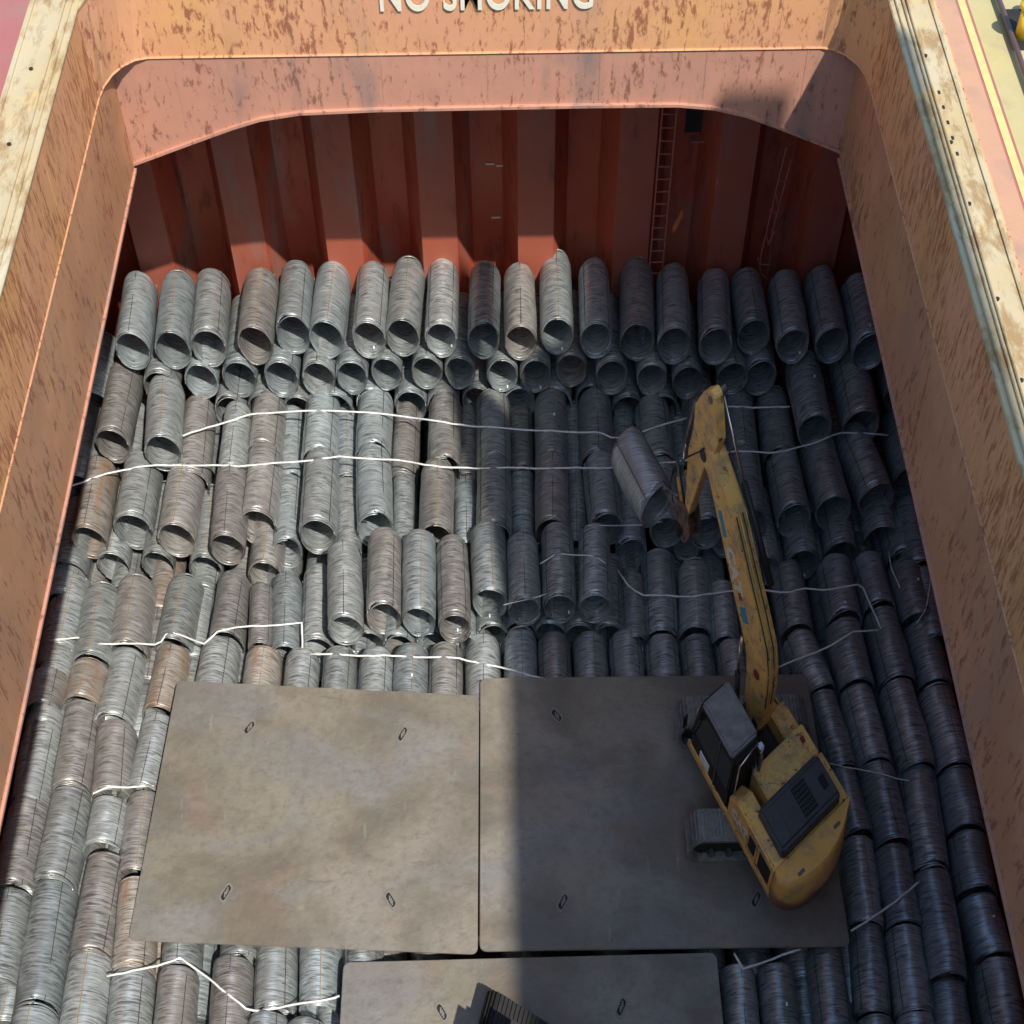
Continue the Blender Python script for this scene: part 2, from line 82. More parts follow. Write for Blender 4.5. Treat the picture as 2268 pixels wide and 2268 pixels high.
# ------------------------------------------------------------------ helpers
def tag(o, label=None, cat=None, group=None, kind=None):
    if label: o['label'] = label
    if cat: o['category'] = cat
    if group: o['group'] = group
    if kind: o['kind'] = kind
    return o
def empty(name, loc, label, cat, group=None):
    o = bpy.data.objects.new(name, None); col.objects.link(o); o.location = loc
    o.empty_display_size = 0.2
    return tag(o, label, cat, group)
class MB:
    def __init__(self, f=None, smooth=False):
        self.v = []; self.f = []; self.map = f or (lambda p: p); self.smooth = smooth
    def add(self, vs, fs):
        n = len(self.v); self.v += [tuple(self.map(p)) for p in vs]; self.f += [tuple(i + n for i in q) for q in fs]
        return self
    def box(self, x0, x1, y0, y1, z0, z1):
        return self.add([(x0,y0,z0),(x1,y0,z0),(x1,y1,z0),(x0,y1,z0),(x0,y0,z1),(x1,y0,z1),(x1,y1,z1),(x0,y1,z1)],
                        [(0,3,2,1),(4,5,6,7),(0,1,5,4),(1,2,6,5),(2,3,7,6),(3,0,4,7)])
    def prism(self, pts, d0, d1, axis='x'):
        n = len(pts)
        def mk(p, d):
            return (d, p[0], p[1]) if axis == 'x' else ((p[0], d, p[1]) if axis == 'y' else (p[0], p[1], d))
        return self.add([mk(p, d0) for p in pts] + [mk(p, d1) for p in pts],
                        [tuple(range(n - 1, -1, -1)), tuple(range(n, 2 * n))] + [(i, (i + 1) % n, n + (i + 1) % n, n + i) for i in range(n)])
    def tube(self, a, b, r, n=12, r2=None):
        a = Vector(a); b = Vector(b); d = (b - a).normalized()
        u = d.orthogonal().normalized(); w = d.cross(u); r2 = r if r2 is None else r2
        vs = [tuple(a + r * (math.cos(t) * u + math.sin(t) * w)) for t in [2 * math.pi * i / n for i in range(n)]]
        vs += [tuple(b + r2 * (math.cos(t) * u + math.sin(t) * w)) for t in [2 * math.pi * i / n for i in range(n)]]
        return self.add(vs, [tuple(range(n - 1, -1, -1)), tuple(range(n, 2 * n))] + [(i, (i + 1) % n, n + (i + 1) % n, n + i) for i in range(n)])
    def path(self, pts, r, n=6):
        P = [Vector(p) for p in pts]; vs = []; fs = []
        for i, p in enumerate(P):
            d = (P[min(i + 1, len(P) - 1)] - P[max(i - 1, 0)]).normalized()
            u = d.cross(Vector((0, 0, 1)));  u = u.normalized() if u.length > 1e-4 else Vector((1, 0, 0)); w = u.cross(d)
            for k in range(n):
                t = 2 * math.pi * k / n; vs.append(tuple(p + r * (math.cos(t) * u + math.sin(t) * w)))
        for i in range(len(P) - 1):
            for k in range(n):
                fs.append((i * n + k, i * n + (k + 1) % n, (i + 1) * n + (k + 1) % n, (i + 1) * n + k))
        fs.append(tuple(range(n - 1, -1, -1))); fs.append(tuple(range((len(P) - 1) * n, len(P) * n)))
        return self.add(vs, fs)
    def build(self, name, mat, parent=None, bevel=0, loc=None):
        me = bpy.data.meshes.new(name); me.from_pydata(self.v, [], self.f); me.validate()
        bm = bmesh.new(); bm.from_mesh(me)
        bmesh.ops.recalc_face_normals(bm, faces=bm.faces)
        if bevel:
            es = [e for e in bm.edges if len(e.link_faces) == 2 and e.calc_face_angle(0) > 0.6]
            bmesh.ops.bevel(bm, geom=es, offset=bevel, segments=2, affect='EDGES', clamp_overlap=True)
        bm.to_mesh(me); bm.free()
        if self.smooth:
            for p in me.polygons: p.use_smooth = True
        me.materials.append(mat)
        o = bpy.data.objects.new(name, me); col.objects.link(o)
        if parent: o.parent = parent
        if loc: o.location = loc
        return o

# ------------------------------------------------------------------ materials
def mat(name, build):
    m = bpy.data.materials.new(name); m.use_nodes = True
    t = m.node_tree; t.nodes.clear()
    out = t.nodes.new('ShaderNodeOutputMaterial'); b = t.nodes.new('ShaderNodeBsdfPrincipled')
    t.links.new(b.outputs[0], out.inputs[0]); build(t, b); return m
def N(t, typ, **k):
    n = t.nodes.new(typ)
    for a, v in k.items(): setattr(n, a, v)
    return n
def coords(t, scale=(1,1,1), rot=(0,0,0), rand=True):
    tc = N(t, 'ShaderNodeTexCoord'); mp = N(t, 'ShaderNodeMapping'); mp.inputs['Scale'].default_value = scale; mp.inputs['Rotation'].default_value = rot
    t.links.new(tc.outputs['Object'], mp.inputs['Vector'])
    if rand:
        oi = N(t, 'ShaderNodeObjectInfo'); ml = N(t, 'ShaderNodeMath', operation='MULTIPLY'); ml.inputs[1].default_value = 37.0
        t.links.new(oi.outputs['Random'], ml.inputs[0])
        cx = N(t, 'ShaderNodeCombineXYZ')
        for i in range(3): t.links.new(ml.outputs[0], cx.inputs[i])
        t.links.new(cx.outputs[0], mp.inputs['Location'])
    return mp.outputs[0]
def noise(t, vec, scale=5, detail=4, rough=0.55, dist=0.0):
    n = N(t, 'ShaderNodeTexNoise'); n.inputs['Scale'].default_value = scale; n.inputs['Detail'].default_value = detail
    n.inputs['Roughness'].default_value = rough; n.inputs['Distortion'].default_value = dist
    t.links.new(vec, n.inputs['Vector']); return n.outputs['Fac']
def ramp(t, fac, stops):
    r = N(t, 'ShaderNodeValToRGB'); e = r.color_ramp.elements
    while len(e) < len(stops): e.new(0.5)
    for k, (p, c) in enumerate(stops):
        e[k].position = p; e[k].color = (c, c, c, 1) if isinstance(c, (int, float)) else (*c, 1)
    t.links.new(fac, r.inputs['Fac']); return r.outputs['Color']
def mix(t, fac, a, b, mode='MIX'):
    m = N(t, 'ShaderNodeMix', data_type='RGBA', blend_type=mode)
    if isinstance(fac, (int, float)): m.inputs[0].default_value = fac
    else: t.links.new(fac, m.inputs[0])
    for s, v in ((m.inputs[6], a), (m.inputs[7], b)):
        if isinstance(v, tuple): s.default_value = (*v, 1)
        else: t.links.new(v, s)
    return m.outputs[2]
def bump(t, b, h, strength=0.3, dist=0.05):
    n = N(t, 'ShaderNodeBump'); n.inputs['Strength'].default_value = strength; n.inputs['Distance'].default_value = dist
    t.links.new(h, n.inputs['Height']); t.links.new(n.outputs[0], b.inputs['Normal'])

def rusty(base, base2, fleck, lo=0.60, hi=0.66, rough=0.6, stretch=(1,1,0.35), fl=5.0, stain=(0.25,0.2,0.17), st=0.5):
    def f(t, b):
        v = coords(t, (1,1,1), rand=False); vs = coords(t, stretch, rand=False)
        c = mix(t, ramp(t, noise(t, v, 0.55, 4), [(0.35, 0.0), (0.68, 1.0)]), base, base2)
        c = mix(t, ramp(t, noise(t, v, 2.2, 6, 0.7), [(0.3, 0.0), (0.8, 0.5)]), c, tuple(x * 0.75 for x in base))
        s = ramp(t, noise(t, coords(t, (0.7, 0.7, 0.16), rand=False), 1.6, 5, 0.6), [(0.52, 0.0), (0.72, st)])
        c = mix(t, s, c, stain)
        n1 = noise(t, vs, fl, 9, 0.72, 0.3); n2 = noise(t, v, 0.8, 3)
        cl = N(t, 'ShaderNodeMath', operation='MULTIPLY_ADD'); t.links.new(n2, cl.inputs[0]); cl.inputs[1].default_value = 0.30
        t.links.new(n1, cl.inputs[2])
        fk = ramp(t, cl.outputs[0], [(lo + 0.13, 0.0), (hi + 0.13, 0.85)])
        c = mix(t, fk, c, fleck)
        t.links.new(c, b.inputs['Base Color']); b.inputs['Roughness'].default_value = rough
        t.links.new(ramp(t, fk, [(0, rough), (1, 0.9)]), b.inputs['Roughness'])
        hh = mix(t, 0.5, n1, fk, 'SUBTRACT'); bump(t, b, hh, 0.25, 0.02)
    return f
M_coam = mat('rusty_salmon_paint', rusty((0.66,0.32,0.19), (0.70,0.37,0.15), (0.25,0.08,0.04), 0.55, 0.63, fl=9.0, st=0.35))
M_gird = mat('faded_red_paint', rusty((0.55,0.27,0.185), (0.48,0.245,0.175), (0.20,0.08,0.05), 0.57, 0.66, fl=9.0, stain=(0.20,0.16,0.15), st=0.85))
M_tan = mat('tan_red_girder_paint', rusty((0.55,0.28,0.145), (0.42,0.20,0.10), (0.22,0.08,0.04), 0.56, 0.65, stretch=(1,1.5,0.4), fl=6.0, stain=(0.30,0.20,0.15), st=0.6))
M_side = mat('weathered_side_paint', rusty((0.68,0.32,0.165), (0.66,0.33,0.11), (0.30,0.10,0.035), 0.52, 0.61, stretch=(1,1.6,0.3), fl=8.0, stain=(0.38,0.17,0.07), st=0.6))
M_rail = mat('cream_coaming_top', rusty((0.52,0.40,0.22), (0.57,0.51,0.38), (0.30,0.18,0.075), 0.50, 0.63, 0.45, stretch=(1.5,0.5,1), fl=3.0, stain=(0.66,0.44,0.16), st=0.8))
M_bulk = mat('red_oxide_bulkhead', rusty((0.42,0.06,0.03), (0.46,0.115,0.052), (0.12,0.035,0.02), 0.56, 0.72, 0.55, stretch=(1,1,0.25), fl=3.0, stain=(0.30,0.17,0.13), st=0.95))
M_bulk2 = mat('bulkhead_front_faces', rusty((0.34,0.10,0.065), (0.40,0.085,0.042), (0.09,0.04,0.03), 0.60, 0.76, 0.6, stretch=(1,1,0.2), fl=2.0, stain=(0.24,0.17,0.145), st=0.9))
M_deckp = mat('pink_deck_paint', rusty((0.50,0.29,0.20), (0.54,0.33,0.20), (0.3,0.14,0.08), 0.70, 0.80, stretch=(1,1,1), fl=3))
M_deckr = mat('rose_deck_paint', rusty((0.40,0.14,0.13), (0.38,0.15,0.14), (0.3,0.12,0.1), 0.72, 0.82, stretch=(1,1,1), fl=3))
M_deckg = mat('olive_deck_paint', rusty((0.50,0.42,0.20), (0.46,0.42,0.24), (0.3,0.22,0.1), 0.72, 0.85, stretch=(1,1,1), fl=2))
M_floor = mat('hold_floor', rusty((0.08,0.05,0.04), (0.1,0.07,0.05), (0.03,0.02,0.02), stretch=(1,1,1)))

def flat(c, rough=0.6, metal=0.0, var=0.25, sc_=6.0, b_=0.1):
    def f(t, b):
        v = coords(t)
        k = ramp(t, noise(t, v, sc_, 6, 0.65), [(0.3, 1.0 - var), (0.7, 1.0)])
        t.links.new(mix(t, 1.0, c, k, 'MULTIPLY'), b.inputs['Base Color'])
        b.inputs['Roughness'].default_value = rough; b.inputs['Metallic'].default_value = metal
        if b_: bump(t, b, noise(t, v, sc_ * 5, 4), b_, 0.01)
    return f
M_white = mat('white_lettering', flat((0.80,0.76,0.62), 0.5, 0, 0.15, 20))
M_yline = mat('yellow_line_paint', flat((0.70,0.55,0.24), 0.6, 0, 0.2))
M_yel = mat('bright_yellow_paint', flat((0.85,0.60,0.05), 0.5))
M_track = mat('dusty_track_steel', flat((0.34,0.33,0.31), 0.55, 0.3, 0.5, 8))
M_dark = mat('dark_steel', flat((0.035,0.033,0.032), 0.6, 0.2, 0.4))
M_glass = mat('cab_glass', flat((0.012,0.02,0.018), 0.12, 0.0, 0.2, 3, 0))
M_chrome = mat('chrome_rod', flat((0.75,0.75,0.74), 0.2, 0.9, 0.1, 3, 0))
M_steel = mat('worn_steel', flat((0.22,0.21,0.20), 0.45, 0.6, 0.5, 10))
M_rope = mat('white_cord', flat((0.84,0.84,0.82), 0.7, 0, 0.3, 12, 0))
M_ladder = mat('ladder_paint', flat((0.45,0.15,0.10), 0.6, 0, 0.3))
M_blue = mat('blue_sticker', flat((0.05,0.35,0.50), 0.5, 0, 0.5, 25, 0))
M_redst = mat('red_sticker', flat((0.30,0.03,0.02), 0.5, 0, 0.3, 20, 0))
M_cabroof = mat('dusty_cab_roof', flat((0.25,0.25,0.245), 0.8, 0, 0.5, 5))
M_cover = mat('black_engine_cover', flat((0.075,0.078,0.085), 0.65, 0.1, 0.35, 4))
M_tag = mat('paper_tag', flat((0.85,0.86,0.84), 0.6, 0, 0.05, 10, 0))
M_black = mat('deep_black', flat((0.012,0.010,0.010), 0.7, 0, 0.2, 10, 0))
M_slot = mat('slot_rim', flat((0.26,0.24,0.21), 0.5, 0.2, 0.3, 20))
M_water = mat('harbour_water', flat((0.03,0.06,0.06), 0.15, 0, 0.3, 0.2))
M_crane = mat('crane_paint', flat((0.65,0.62,0.55), 0.5))
def yellowpaint(t, b):
    v = coords(t)
    c = mix(t, ramp(t, noise(t, v, 1.5, 4), [(0.35, 0.0), (0.7, 1.0)]), (0.80,0.47,0.12), (0.86,0.54,0.18))
    c = mix(t, ramp(t, noise(t, v, 3.0, 8, 0.7), [(0.46, 0.0), (0.62, 0.8)]), c, (0.36,0.23,0.13))
    c = mix(t, ramp(t, noise(t, v, 7.0, 6, 0.7), [(0.60, 0.0), (0.64, 1.0)]), c, (0.11,0.045,0.03))
    t.links.new(c, b.inputs['Base Color']); b.inputs['Roughness'].default_value = 0.5
    bump(t, b, noise(t, v, 20, 5), 0.1, 0.01)
M_cat = mat('worn_yellow_paint', yellowpaint)
def cwpaint(t, b):
    v = coords(t)
    g = N(t, 'ShaderNodeTexCoord'); s = N(t, 'ShaderNodeSeparateXYZ'); t.links.new(g.outputs['Object'], s.inputs[0])
    c = mix(t, ramp(t, noise(t, v, 1.5, 4), [(0.35, 0.0), (0.7, 1.0)]), (0.74,0.39,0.08), (0.78,0.45,0.12))
    c = mix(t, ramp(t, noise(t, v, 4.0, 8, 0.7), [(0.48, 0.0), (0.62, 0.6)]), c, (0.36,0.24,0.14))
    md = N(t, 'ShaderNodeMath', operation='MULTIPLY_ADD'); t.links.new(noise(t, v, 3, 6), md.inputs[0]); md.inputs[1].default_value = -0.8; t.links.new(s.outputs[2], md.inputs[2])
    c = mix(t, ramp(t, md.outputs[0], [(0.78, 0.9), (1.02, 0.0)]), c, (0.22,0.10,0.065))
    t.links.new(c, b.inputs['Base Color']); b.inputs['Roughness'].default_value = 0.5
M_cw = mat('scuffed_counterweight', cwpaint)
def plate(t, b):
    v = coords(t, rand=True)
    c = mix(t, ramp(t, noise(t, v, 0.30, 3, 0.5), [(0.38, 0.0), (0.60, 1.0)]), (0.278,0.247,0.207), (0.253,0.228,0.177))
    c = mix(t, ramp(t, noise(t, v, 0.6, 5, 0.55, 0.4), [(0.42, 0.0), (0.60, 0.9)]), c, (0.167,0.149,0.120))
    c = mix(t, ramp(t, noise(t, coords(t, (1,1.7,1)), 0.5, 4, 0.5, 0.6), [(0.50, 0.0), (0.66, 0.7)]), c, (0.237,0.237,0.231))
    c = mix(t, ramp(t, noise(t, coords(t, (1.3,0.8,1)), 0.6, 4, 0.5, 1.0), [(0.56, 0.0), (0.72, 0.5)]), c, (0.253,0.178,0.129))
    c = mix(t, ramp(t, noise(t, v, 6.0, 9, 0.78), [(0.48, 0.0), (0.70, 0.7)]), c, (0.151,0.128,0.111))
    sv = coords(t, (4,0.6,1), (0,0,0.7))
    c = mix(t, ramp(t, noise(t, sv, 2.0, 4, 0.6), [(0.66, 0.0), (0.76, 0.35)]), c, (0.404,0.375,0.327))
    sv2 = coords(t, (0.9,4,1), (0,0,1.1))
    c = mix(t, ramp(t, noise(t, sv2, 1.6, 5, 0.65, 1.2), [(0.62, 0.0), (0.70, 0.4)]), c, (0.122,0.109,0.096))
    t.links.new(c, b.inputs['Base Color']); b.inputs['Metallic'].default_value = 0.25
    t.links.new(ramp(t, noise(t, v, 1.2, 5), [(0.3, 0.36), (0.7, 0.62)]), b.inputs['Roughness'])
    bump(t, b, noise(t, v, 0.9, 7, 0.6), 0.7, 0.08)
M_plate = mat('scuffed_steel_plate', plate)

def coilmat(c1, c2, c3, rust=0.0, k=1.0):
    def f(t, b):
        a = coords(t, (1.0, 44, 1.0)); a2 = coords(t, (1.5, 85, 1.5)); a3 = coords(t, (1.2, 33, 1.2)); lo = coords(t, (1.0, 1.6, 1.0))
        n1 = noise(t, a, 1.0, 2, 0.5, 0.15); n2 = noise(t, a2, 1.0, 2, 0.55, 0.1); n3 = noise(t, a3, 1.0, 3, 0.6, 0.3)
        c = mix(t, ramp(t, n1, [(0.40, 0.0), (0.60, 1.0)]), c1, c2)
        c = mix(t, ramp(t, n2, [(0.50, 0.0), (0.62, 0.80)]), c, tuple(x * 0.36 for x in c1))
        c = mix(t, ramp(t, n3, [(0.56, 0.0), (0.65, 0.78)]), c, tuple(x * 0.30 for x in c1))
        c = mix(t, ramp(t, noise(t, lo, 1.3, 4), [(0.45, 0.0), (0.75, 0.7)]), c, c3)
        if rust:
            c = mix(t, ramp(t, noise(t, coords(t, (1.6, 0.8, 1.6)), 1.0, 5, 0.6), [(0.52, 0.0), (0.70, rust)]), c, (0.40,0.21,0.10))
        oi = N(t, 'ShaderNodeObjectInfo'); vr = ramp(t, oi.outputs['Random'], [(0.0, 0.74), (1.0, 1.12)])
        c = mix(t, 1.0, c, vr, 'MULTIPLY')
        t.links.new(c, b.inputs['Base Color'])
        b.inputs['Metallic'].default_value = 0.55 * k; b.inputs['Roughness'].default_value = 0.42
        h = mix(t, 0.6, n1, n3); bump(t, b, h, 0.35, 0.03)
    return f
M_coils = [mat('grey_wire_rod', coilmat((0.43,0.46,0.465), (0.58,0.615,0.615), (0.37,0.38,0.38))),
           mat('brown_wire_rod', coilmat((0.42,0.405,0.385), (0.55,0.54,0.52), (0.35,0.32,0.295), 0.10)),
           mat('rusty_wire_rod', coilmat((0.40,0.36,0.32), (0.50,0.46,0.42), (0.36,0.25,0.17), 0.75, 0.7)),
           mat('bluish_wire_rod', coilmat((0.42,0.475,0.50), (0.58,0.635,0.65), (0.40,0.44,0.455)))]
M_strap = [mat('strap_band', flat((0.10,0.09,0.08), 0.5, 0.4, 0.4, 8, 0)), mat('brass_strap_band', flat((0.42,0.28,0.12), 0.5, 0.3, 0.4, 8, 0))]

# ------------------------------------------------------------------ setting: water, hold, decks
XL, XR, YF, YN = -6.20, 5.73, 21.27, -3.0         # hatch opening
ZB, ZS, ZT = 7.87, 10.0, 11.53                     # girder bottom, deck level, coaming top
tag(MB().box(-900, 900, -900, 900, -9.05, -9.0).build('water', M_water), kind='structure')
tag(MB().box(-9.5, 9.1, -7.5, 25.6, -2.1, -2.0).build('hold_floor', M_floor), kind='structure')
# deck as a frame round the hatch
dk = MB()
dk.box(-14, -6.98, -12, 32, 9.85, 10.0); dk.box(6.5, 14, -12, 32, 9.85, 10.0)
dk.box(-6.98, 6.5, 21.95, 32, 9.85, 10.0); dk.box(-6.98, 6.5, -12, -3.7, 9.85, 10.0)
tag(dk.build('deck', M_deckr), kind='structure')
tag(MB().box(6.52, 7.46, -12, 31.9, 10.0, 10.006).build('deck_coating', M_deckp), kind='structure')
tag(MB().box(7.66, 13.9, -12, 31.9, 10.0, 10.006).build('green_deck', M_deckg), kind='structure')
tag(MB().box(7.50, 7.62, -12, 31.9, 10.0, 10.01).build('deck_line', M_yline), kind='structure')
hl = MB(); hl.box(-14.1, -14.0, -12, 32, -8, 10); hl.box(14.0, 14.1, -12, 32, -8, 10); hl.box(-14, 14, 32, 32.1, -8, 10); hl.box(-14, 14, -12.1, -12, -8, 10)
tag(hl.build('ship_hull', M_deckr), kind='structure')

# hold side walls with sloping topside tanks
for sx, xh, xw, nm in ((-1, XL, -9.3, 'port'), (1, XR, 8.9, 'starboard')):
    w_ = empty('hold_wall', (xw, 9, -2), 'dark %s side wall of the hold under the hatch girder' % ('left' if sx < 0 else 'right'), 'wall', 'hold side walls')
    q = MB(lambda p: (p[0] - xw, p[1] - 9, p[2] + 2))
    q.box(min(xw, xw + sx * 0.1), max(xw, xw + sx * 0.1), -7.5, 25.6, -2, 7.0)
    q.build('wall_plate', M_bulk, w_)
    q = MB(lambda p: (p[0] - xw, p[1] - 9, p[2] + 2))
    q.prism([(xh + sx * 0.06, ZB + 0.02), (xw, 6.6), (xw, 6.9), (xh + sx * 0.06, ZB + 0.25)], -7.5, 25.6, 'y')
    q.build('topside_tank', M_bulk, w_)
    for k in range(14):
        q = MB(lambda p: (p[0] - xw, p[1] - 9, p[2] + 2)); y = 0.5 + k * 1.8
        q.box(min(xw, xw - sx * 0.22), max(xw, xw - sx * 0.22), y, y + 0.06, -2, 6.5)
        q.build('frame_rib', M_bulk, w_)

# corrugated bulkhead
bk = empty('bulkhead', (0, 25, -2), 'deep red corrugated bulkhead closing the far end of the hold', 'bulkhead')
fronts = [-9.1 + 1.955 * k for k in range(10)]
yf, yb = 24.36, 25.2
pts = []
prof = MB(lambda p: (p[0], p[1] - 25, p[2] + 2)); ff = MB(lambda p: (p[0], p[1] - 25, p[2] + 2))
for c in fronts:
    x0, x1 = c - 0.36, c + 0.36
    # front face, two slopes, recess
    ff.add([(x0, yf, -2), (x1, yf, -2), (x1, yf, 9.9), (x0, yf, 9.9)], [(0, 1, 2, 3)])
    prof.add([(x1, yf, -2), (x1 + 0.30, yb, -2), (x1 + 0.30, yb, 9.9), (x1, yf, 9.9)], [(0, 1, 2, 3)])
    prof.add([(x1 + 0.30, yb, -2), (c + 1.955 - 0.66, yb, -2), (c + 1.955 - 0.66, yb, 9.9), (x1 + 0.30, yb, 9.9)], [(0, 1, 2, 3)])
    prof.add([(c + 1.955 - 0.66, yb, -2), (c + 1.955 - 0.36, yf, -2), (c + 1.955 - 0.36, yf, 9.9), (c + 1.955 - 0.66, yb, 9.9)], [(0, 1, 2, 3)])
prof.box(-9.6, 12, 25.5, 25.55, -2, 9.84)
prof.build('corrugation', M_bulk, bk); ff.build('front_face', M_bulk2, bk)
q = MB(lambda p: (p[0], p[1] - 25, p[2] + 2)); q.box(-9.5, 9.1, -7.6, -7.5, -2, 9.84)
nb = q.build('near_bulkhead', M_bulk, None, loc=(0, 25, -2)); nb.name = 'bulkhead'; tag(nb, 'plain red bulkhead at the near end of the hold behind the viewer', 'bulkhead')
q = MB(lambda p: (p[0], p[1] - 25, p[2] + 2)); q.box(3.62, 4.46, yb - 0.06, yb - 0.01, 5.34, 6.05); q.build('access_hatch', M_dark, bk, bevel=0.015)
q = MB(lambda p: (p[0], p[1] - 25, p[2] + 2)); q.box(3.75, 4.25, yb - 0.2, yb - 0.02, 5.2, 5.25); q.build('step', M_ladder, bk)
for (x, z) in ((-1.15 + 1.955 * 0 + 0.95 - 0.12, 4.6), (-0.1, 4.55), (-0.22, 3.2)):
    q = MB(lambda p: (p[0], p[1] - 25, p[2] + 2)); q.box(x, x + 0.18, yb - 0.03, yb - 0.005, z, z + 0.025); q.build('paint_mark', M_white, bk)

# ladder on the bulkhead and broken rungs to its right
ld = empty('ladder', (3.3, 24.3, 0), 'thin straight steel ladder fixed to the red bulkhead', 'ladder')
lf = lambda p: (p[0] - 3.3, p[1] - 24.3, p[2])
for x0, x1 in ((3.02, 3.14), (3.29, 3.42)):
    MB(lf).box(min(x0, x1) - 0.0, min(x0, x1) + 0.025, 24.22, 24.28, 1.0, 9.2).build('rail', M_ladder, ld)
for k in range(26):
    z = 1.2 + k * 0.31
    MB(lf).box(3.03, 3.30, 24.235, 24.26, z, z + 0.022).build('rung', M_ladder, ld)
bl = empty('ladder', (5.4, 24.25, 0), 'broken bent ladder of crooked rungs at the dark right end of the bulkhead', 'ladder')
bf = lambda p: (p[0] - 5.4, p[1] - 24.25, p[2])
MB(bf).path([(5.33, 24.2, 2.0), (5.30, 24.2, 3.0), (5.36, 24.2, 3.9), (5.42, 24.2, 5.0), (5.47, 24.2, 5.7)], 0.016).build('rail', M_ladder, bl)
MB(bf).path([(5.48, 24.2, 2.1), (5.50, 24.2, 2.8), (5.45, 24.2, 3.5), (5.52, 24.2, 4.4), (5.60, 24.2, 5.4)], 0.014).build('rail', M_ladder, bl)
for a, b_ in (((5.24, 2.9), (5.36, 2.45)), ((5.30, 2.72), (5.50, 2.70)), ((5.36, 2.45), (5.50, 2.30)), ((5.33, 3.55), (5.42, 3.25)), ((5.50, 3.6), (5.40, 3.25)), ((5.33, 4.2), (5.50, 4.05)), ((5.40, 4.6), (5.48, 4.3)), ((5.40, 4.95), (5.56, 4.85))):
    MB(bf).tube((a[0], 24.18, a[1]), (b_[0], 24.18, b_[1]), 0.014, 6).build('rung', M_ladder, bl)

# ------------------------------------------------------------------ hatch coaming and girders
hc = empty('hatch_coaming', (0, 21.27, 10), 'rust-flecked salmon hatch coaming framing the open hold', 'hatch coaming')
hf = lambda p: (p[0], p[1] - 21.27, p[2] - 10)
def arc(cx, cy, rx, ry, a0, a1, n): return [(cx + rx * math.cos(R(a0 + (a1 - a0) * i / n)), cy + ry * math.sin(R(a0 + (a1 - a0) * i / n))) for i in range(n + 1)]
def wall(path, z0, z1, th=0.05, out=1.0):
    m = MB(hf)
    n = len(path)
    # outward offset, simple per-point normals
    off = []
    for i, p in enumerate(path):
        a = path[max(0, i - 1)]; b = path[min(n - 1, i + 1)]
        dx, dy = b[0] - a[0], b[1] - a[1]; l = math.hypot(dx, dy); off.append((p[0] - dy / l * th * out, p[1] + dx / l * th * out))
    for i in range(n - 1):
        a, b, c, d = path[i], path[i + 1], off[i + 1], off[i]
        m.add([(*a, z0), (*b, z0), (*c, z0), (*d, z0), (*a, z1), (*b, z1), (*c, z1), (*d, z1)], [(0,1,2,3),(4,5,6,7),(0,1,5,4),(2,3,7,6),(0,3,7,4),(1,2,6,5)])
    return m
rx, ry = 0.62, 1.05
# inner outline seen from above: left side up, rounded corner, far side, rounded corner, right side down
cornL = arc(XL + rx, YF - ry, rx, ry, 180, 90, 5); cornR = arc(XR - rx, YF - ry, rx, ry, 90, 0, 5)
wall([(XL, YN), (XL, YF - ry)], ZS, ZT).build('side_plate', M_side, hc)
wall([(XR, YF - ry), (XR, YN)], ZS, ZT).build('side_plate', M_side, hc)
# corner: a bevelled facet at the top that rounds off towards deck level
for crn, sgn in ((cornL, 1), (cornR, -1)):
    m = MB(hf); n = len(crn) - 1
    top0, top1 = crn[0], crn[-1]
    top = [(top0[0] + (top1[0] - top0[0]) * i / n, top0[1] + (top1[1] - top0[1]) * i / n) for i in range(n + 1)]
    cx_, cy_ = (XL, YF) if sgn > 0 else (XR, YF)
    top = [((p[0] + cx_) / 2 * 0.35 + p[0] * 0.65 if 0 < i < n else p[0], (p[1] + cy_) / 2 * 0.35 + p[1] * 0.65 if 0 < i < n else p[1]) for i, p in enumerate(top)]
    vs = [(*p, ZS) for p in crn] + [(*p, ZT) for p in top]
    m.add(vs, [(i, i + 1, n + 2 + i, n + 1 + i) for i in range(n)])
    m.build('corner_plate', M_coam, hc)
    MB(hf).prism([(cx_ - sgn * 0.02, cy_ + 0.02)] + top, ZT - 0.03, ZT + 0.03, 'z').build('corner_gusset', M_rail, hc)
wall([(XL + rx, YF), (XR - rx, YF)], ZS, ZT).build('end_plate', M_coam, hc)
wall([(XR, YN), (XL, YN)], ZS, ZT).build('end_plate', M_coam, hc)
# weld seams
for x in (-4.3, -2.1, 0.4, 2.6, 4.4):
    MB(hf).box(x, x + 0.018, YF - 0.006, YF - 0.001, ZS + 0.03, ZT).build('weld_seam', M_coam, hc)
for k in range(7):
    y = -1.5 + 3.1 * k
    for x in (XL + 0.001, XR - 0.006):
        MB(hf).box(x, x + 0.005, y, y + 0.03, ZS + 0.03, ZT).build('weld_seam', M_side, hc)
# bead at deck level
full = [(XL, YN), (XL, YF - ry)] + cornL[1:] + [(XR - rx, YF)] + cornR[1:] + [(XR, YN)]
MB(hf).path([(p[0], p[1] - 0.01, ZS) for p in full], 0.020, 6).build('bead', M_coam, hc)
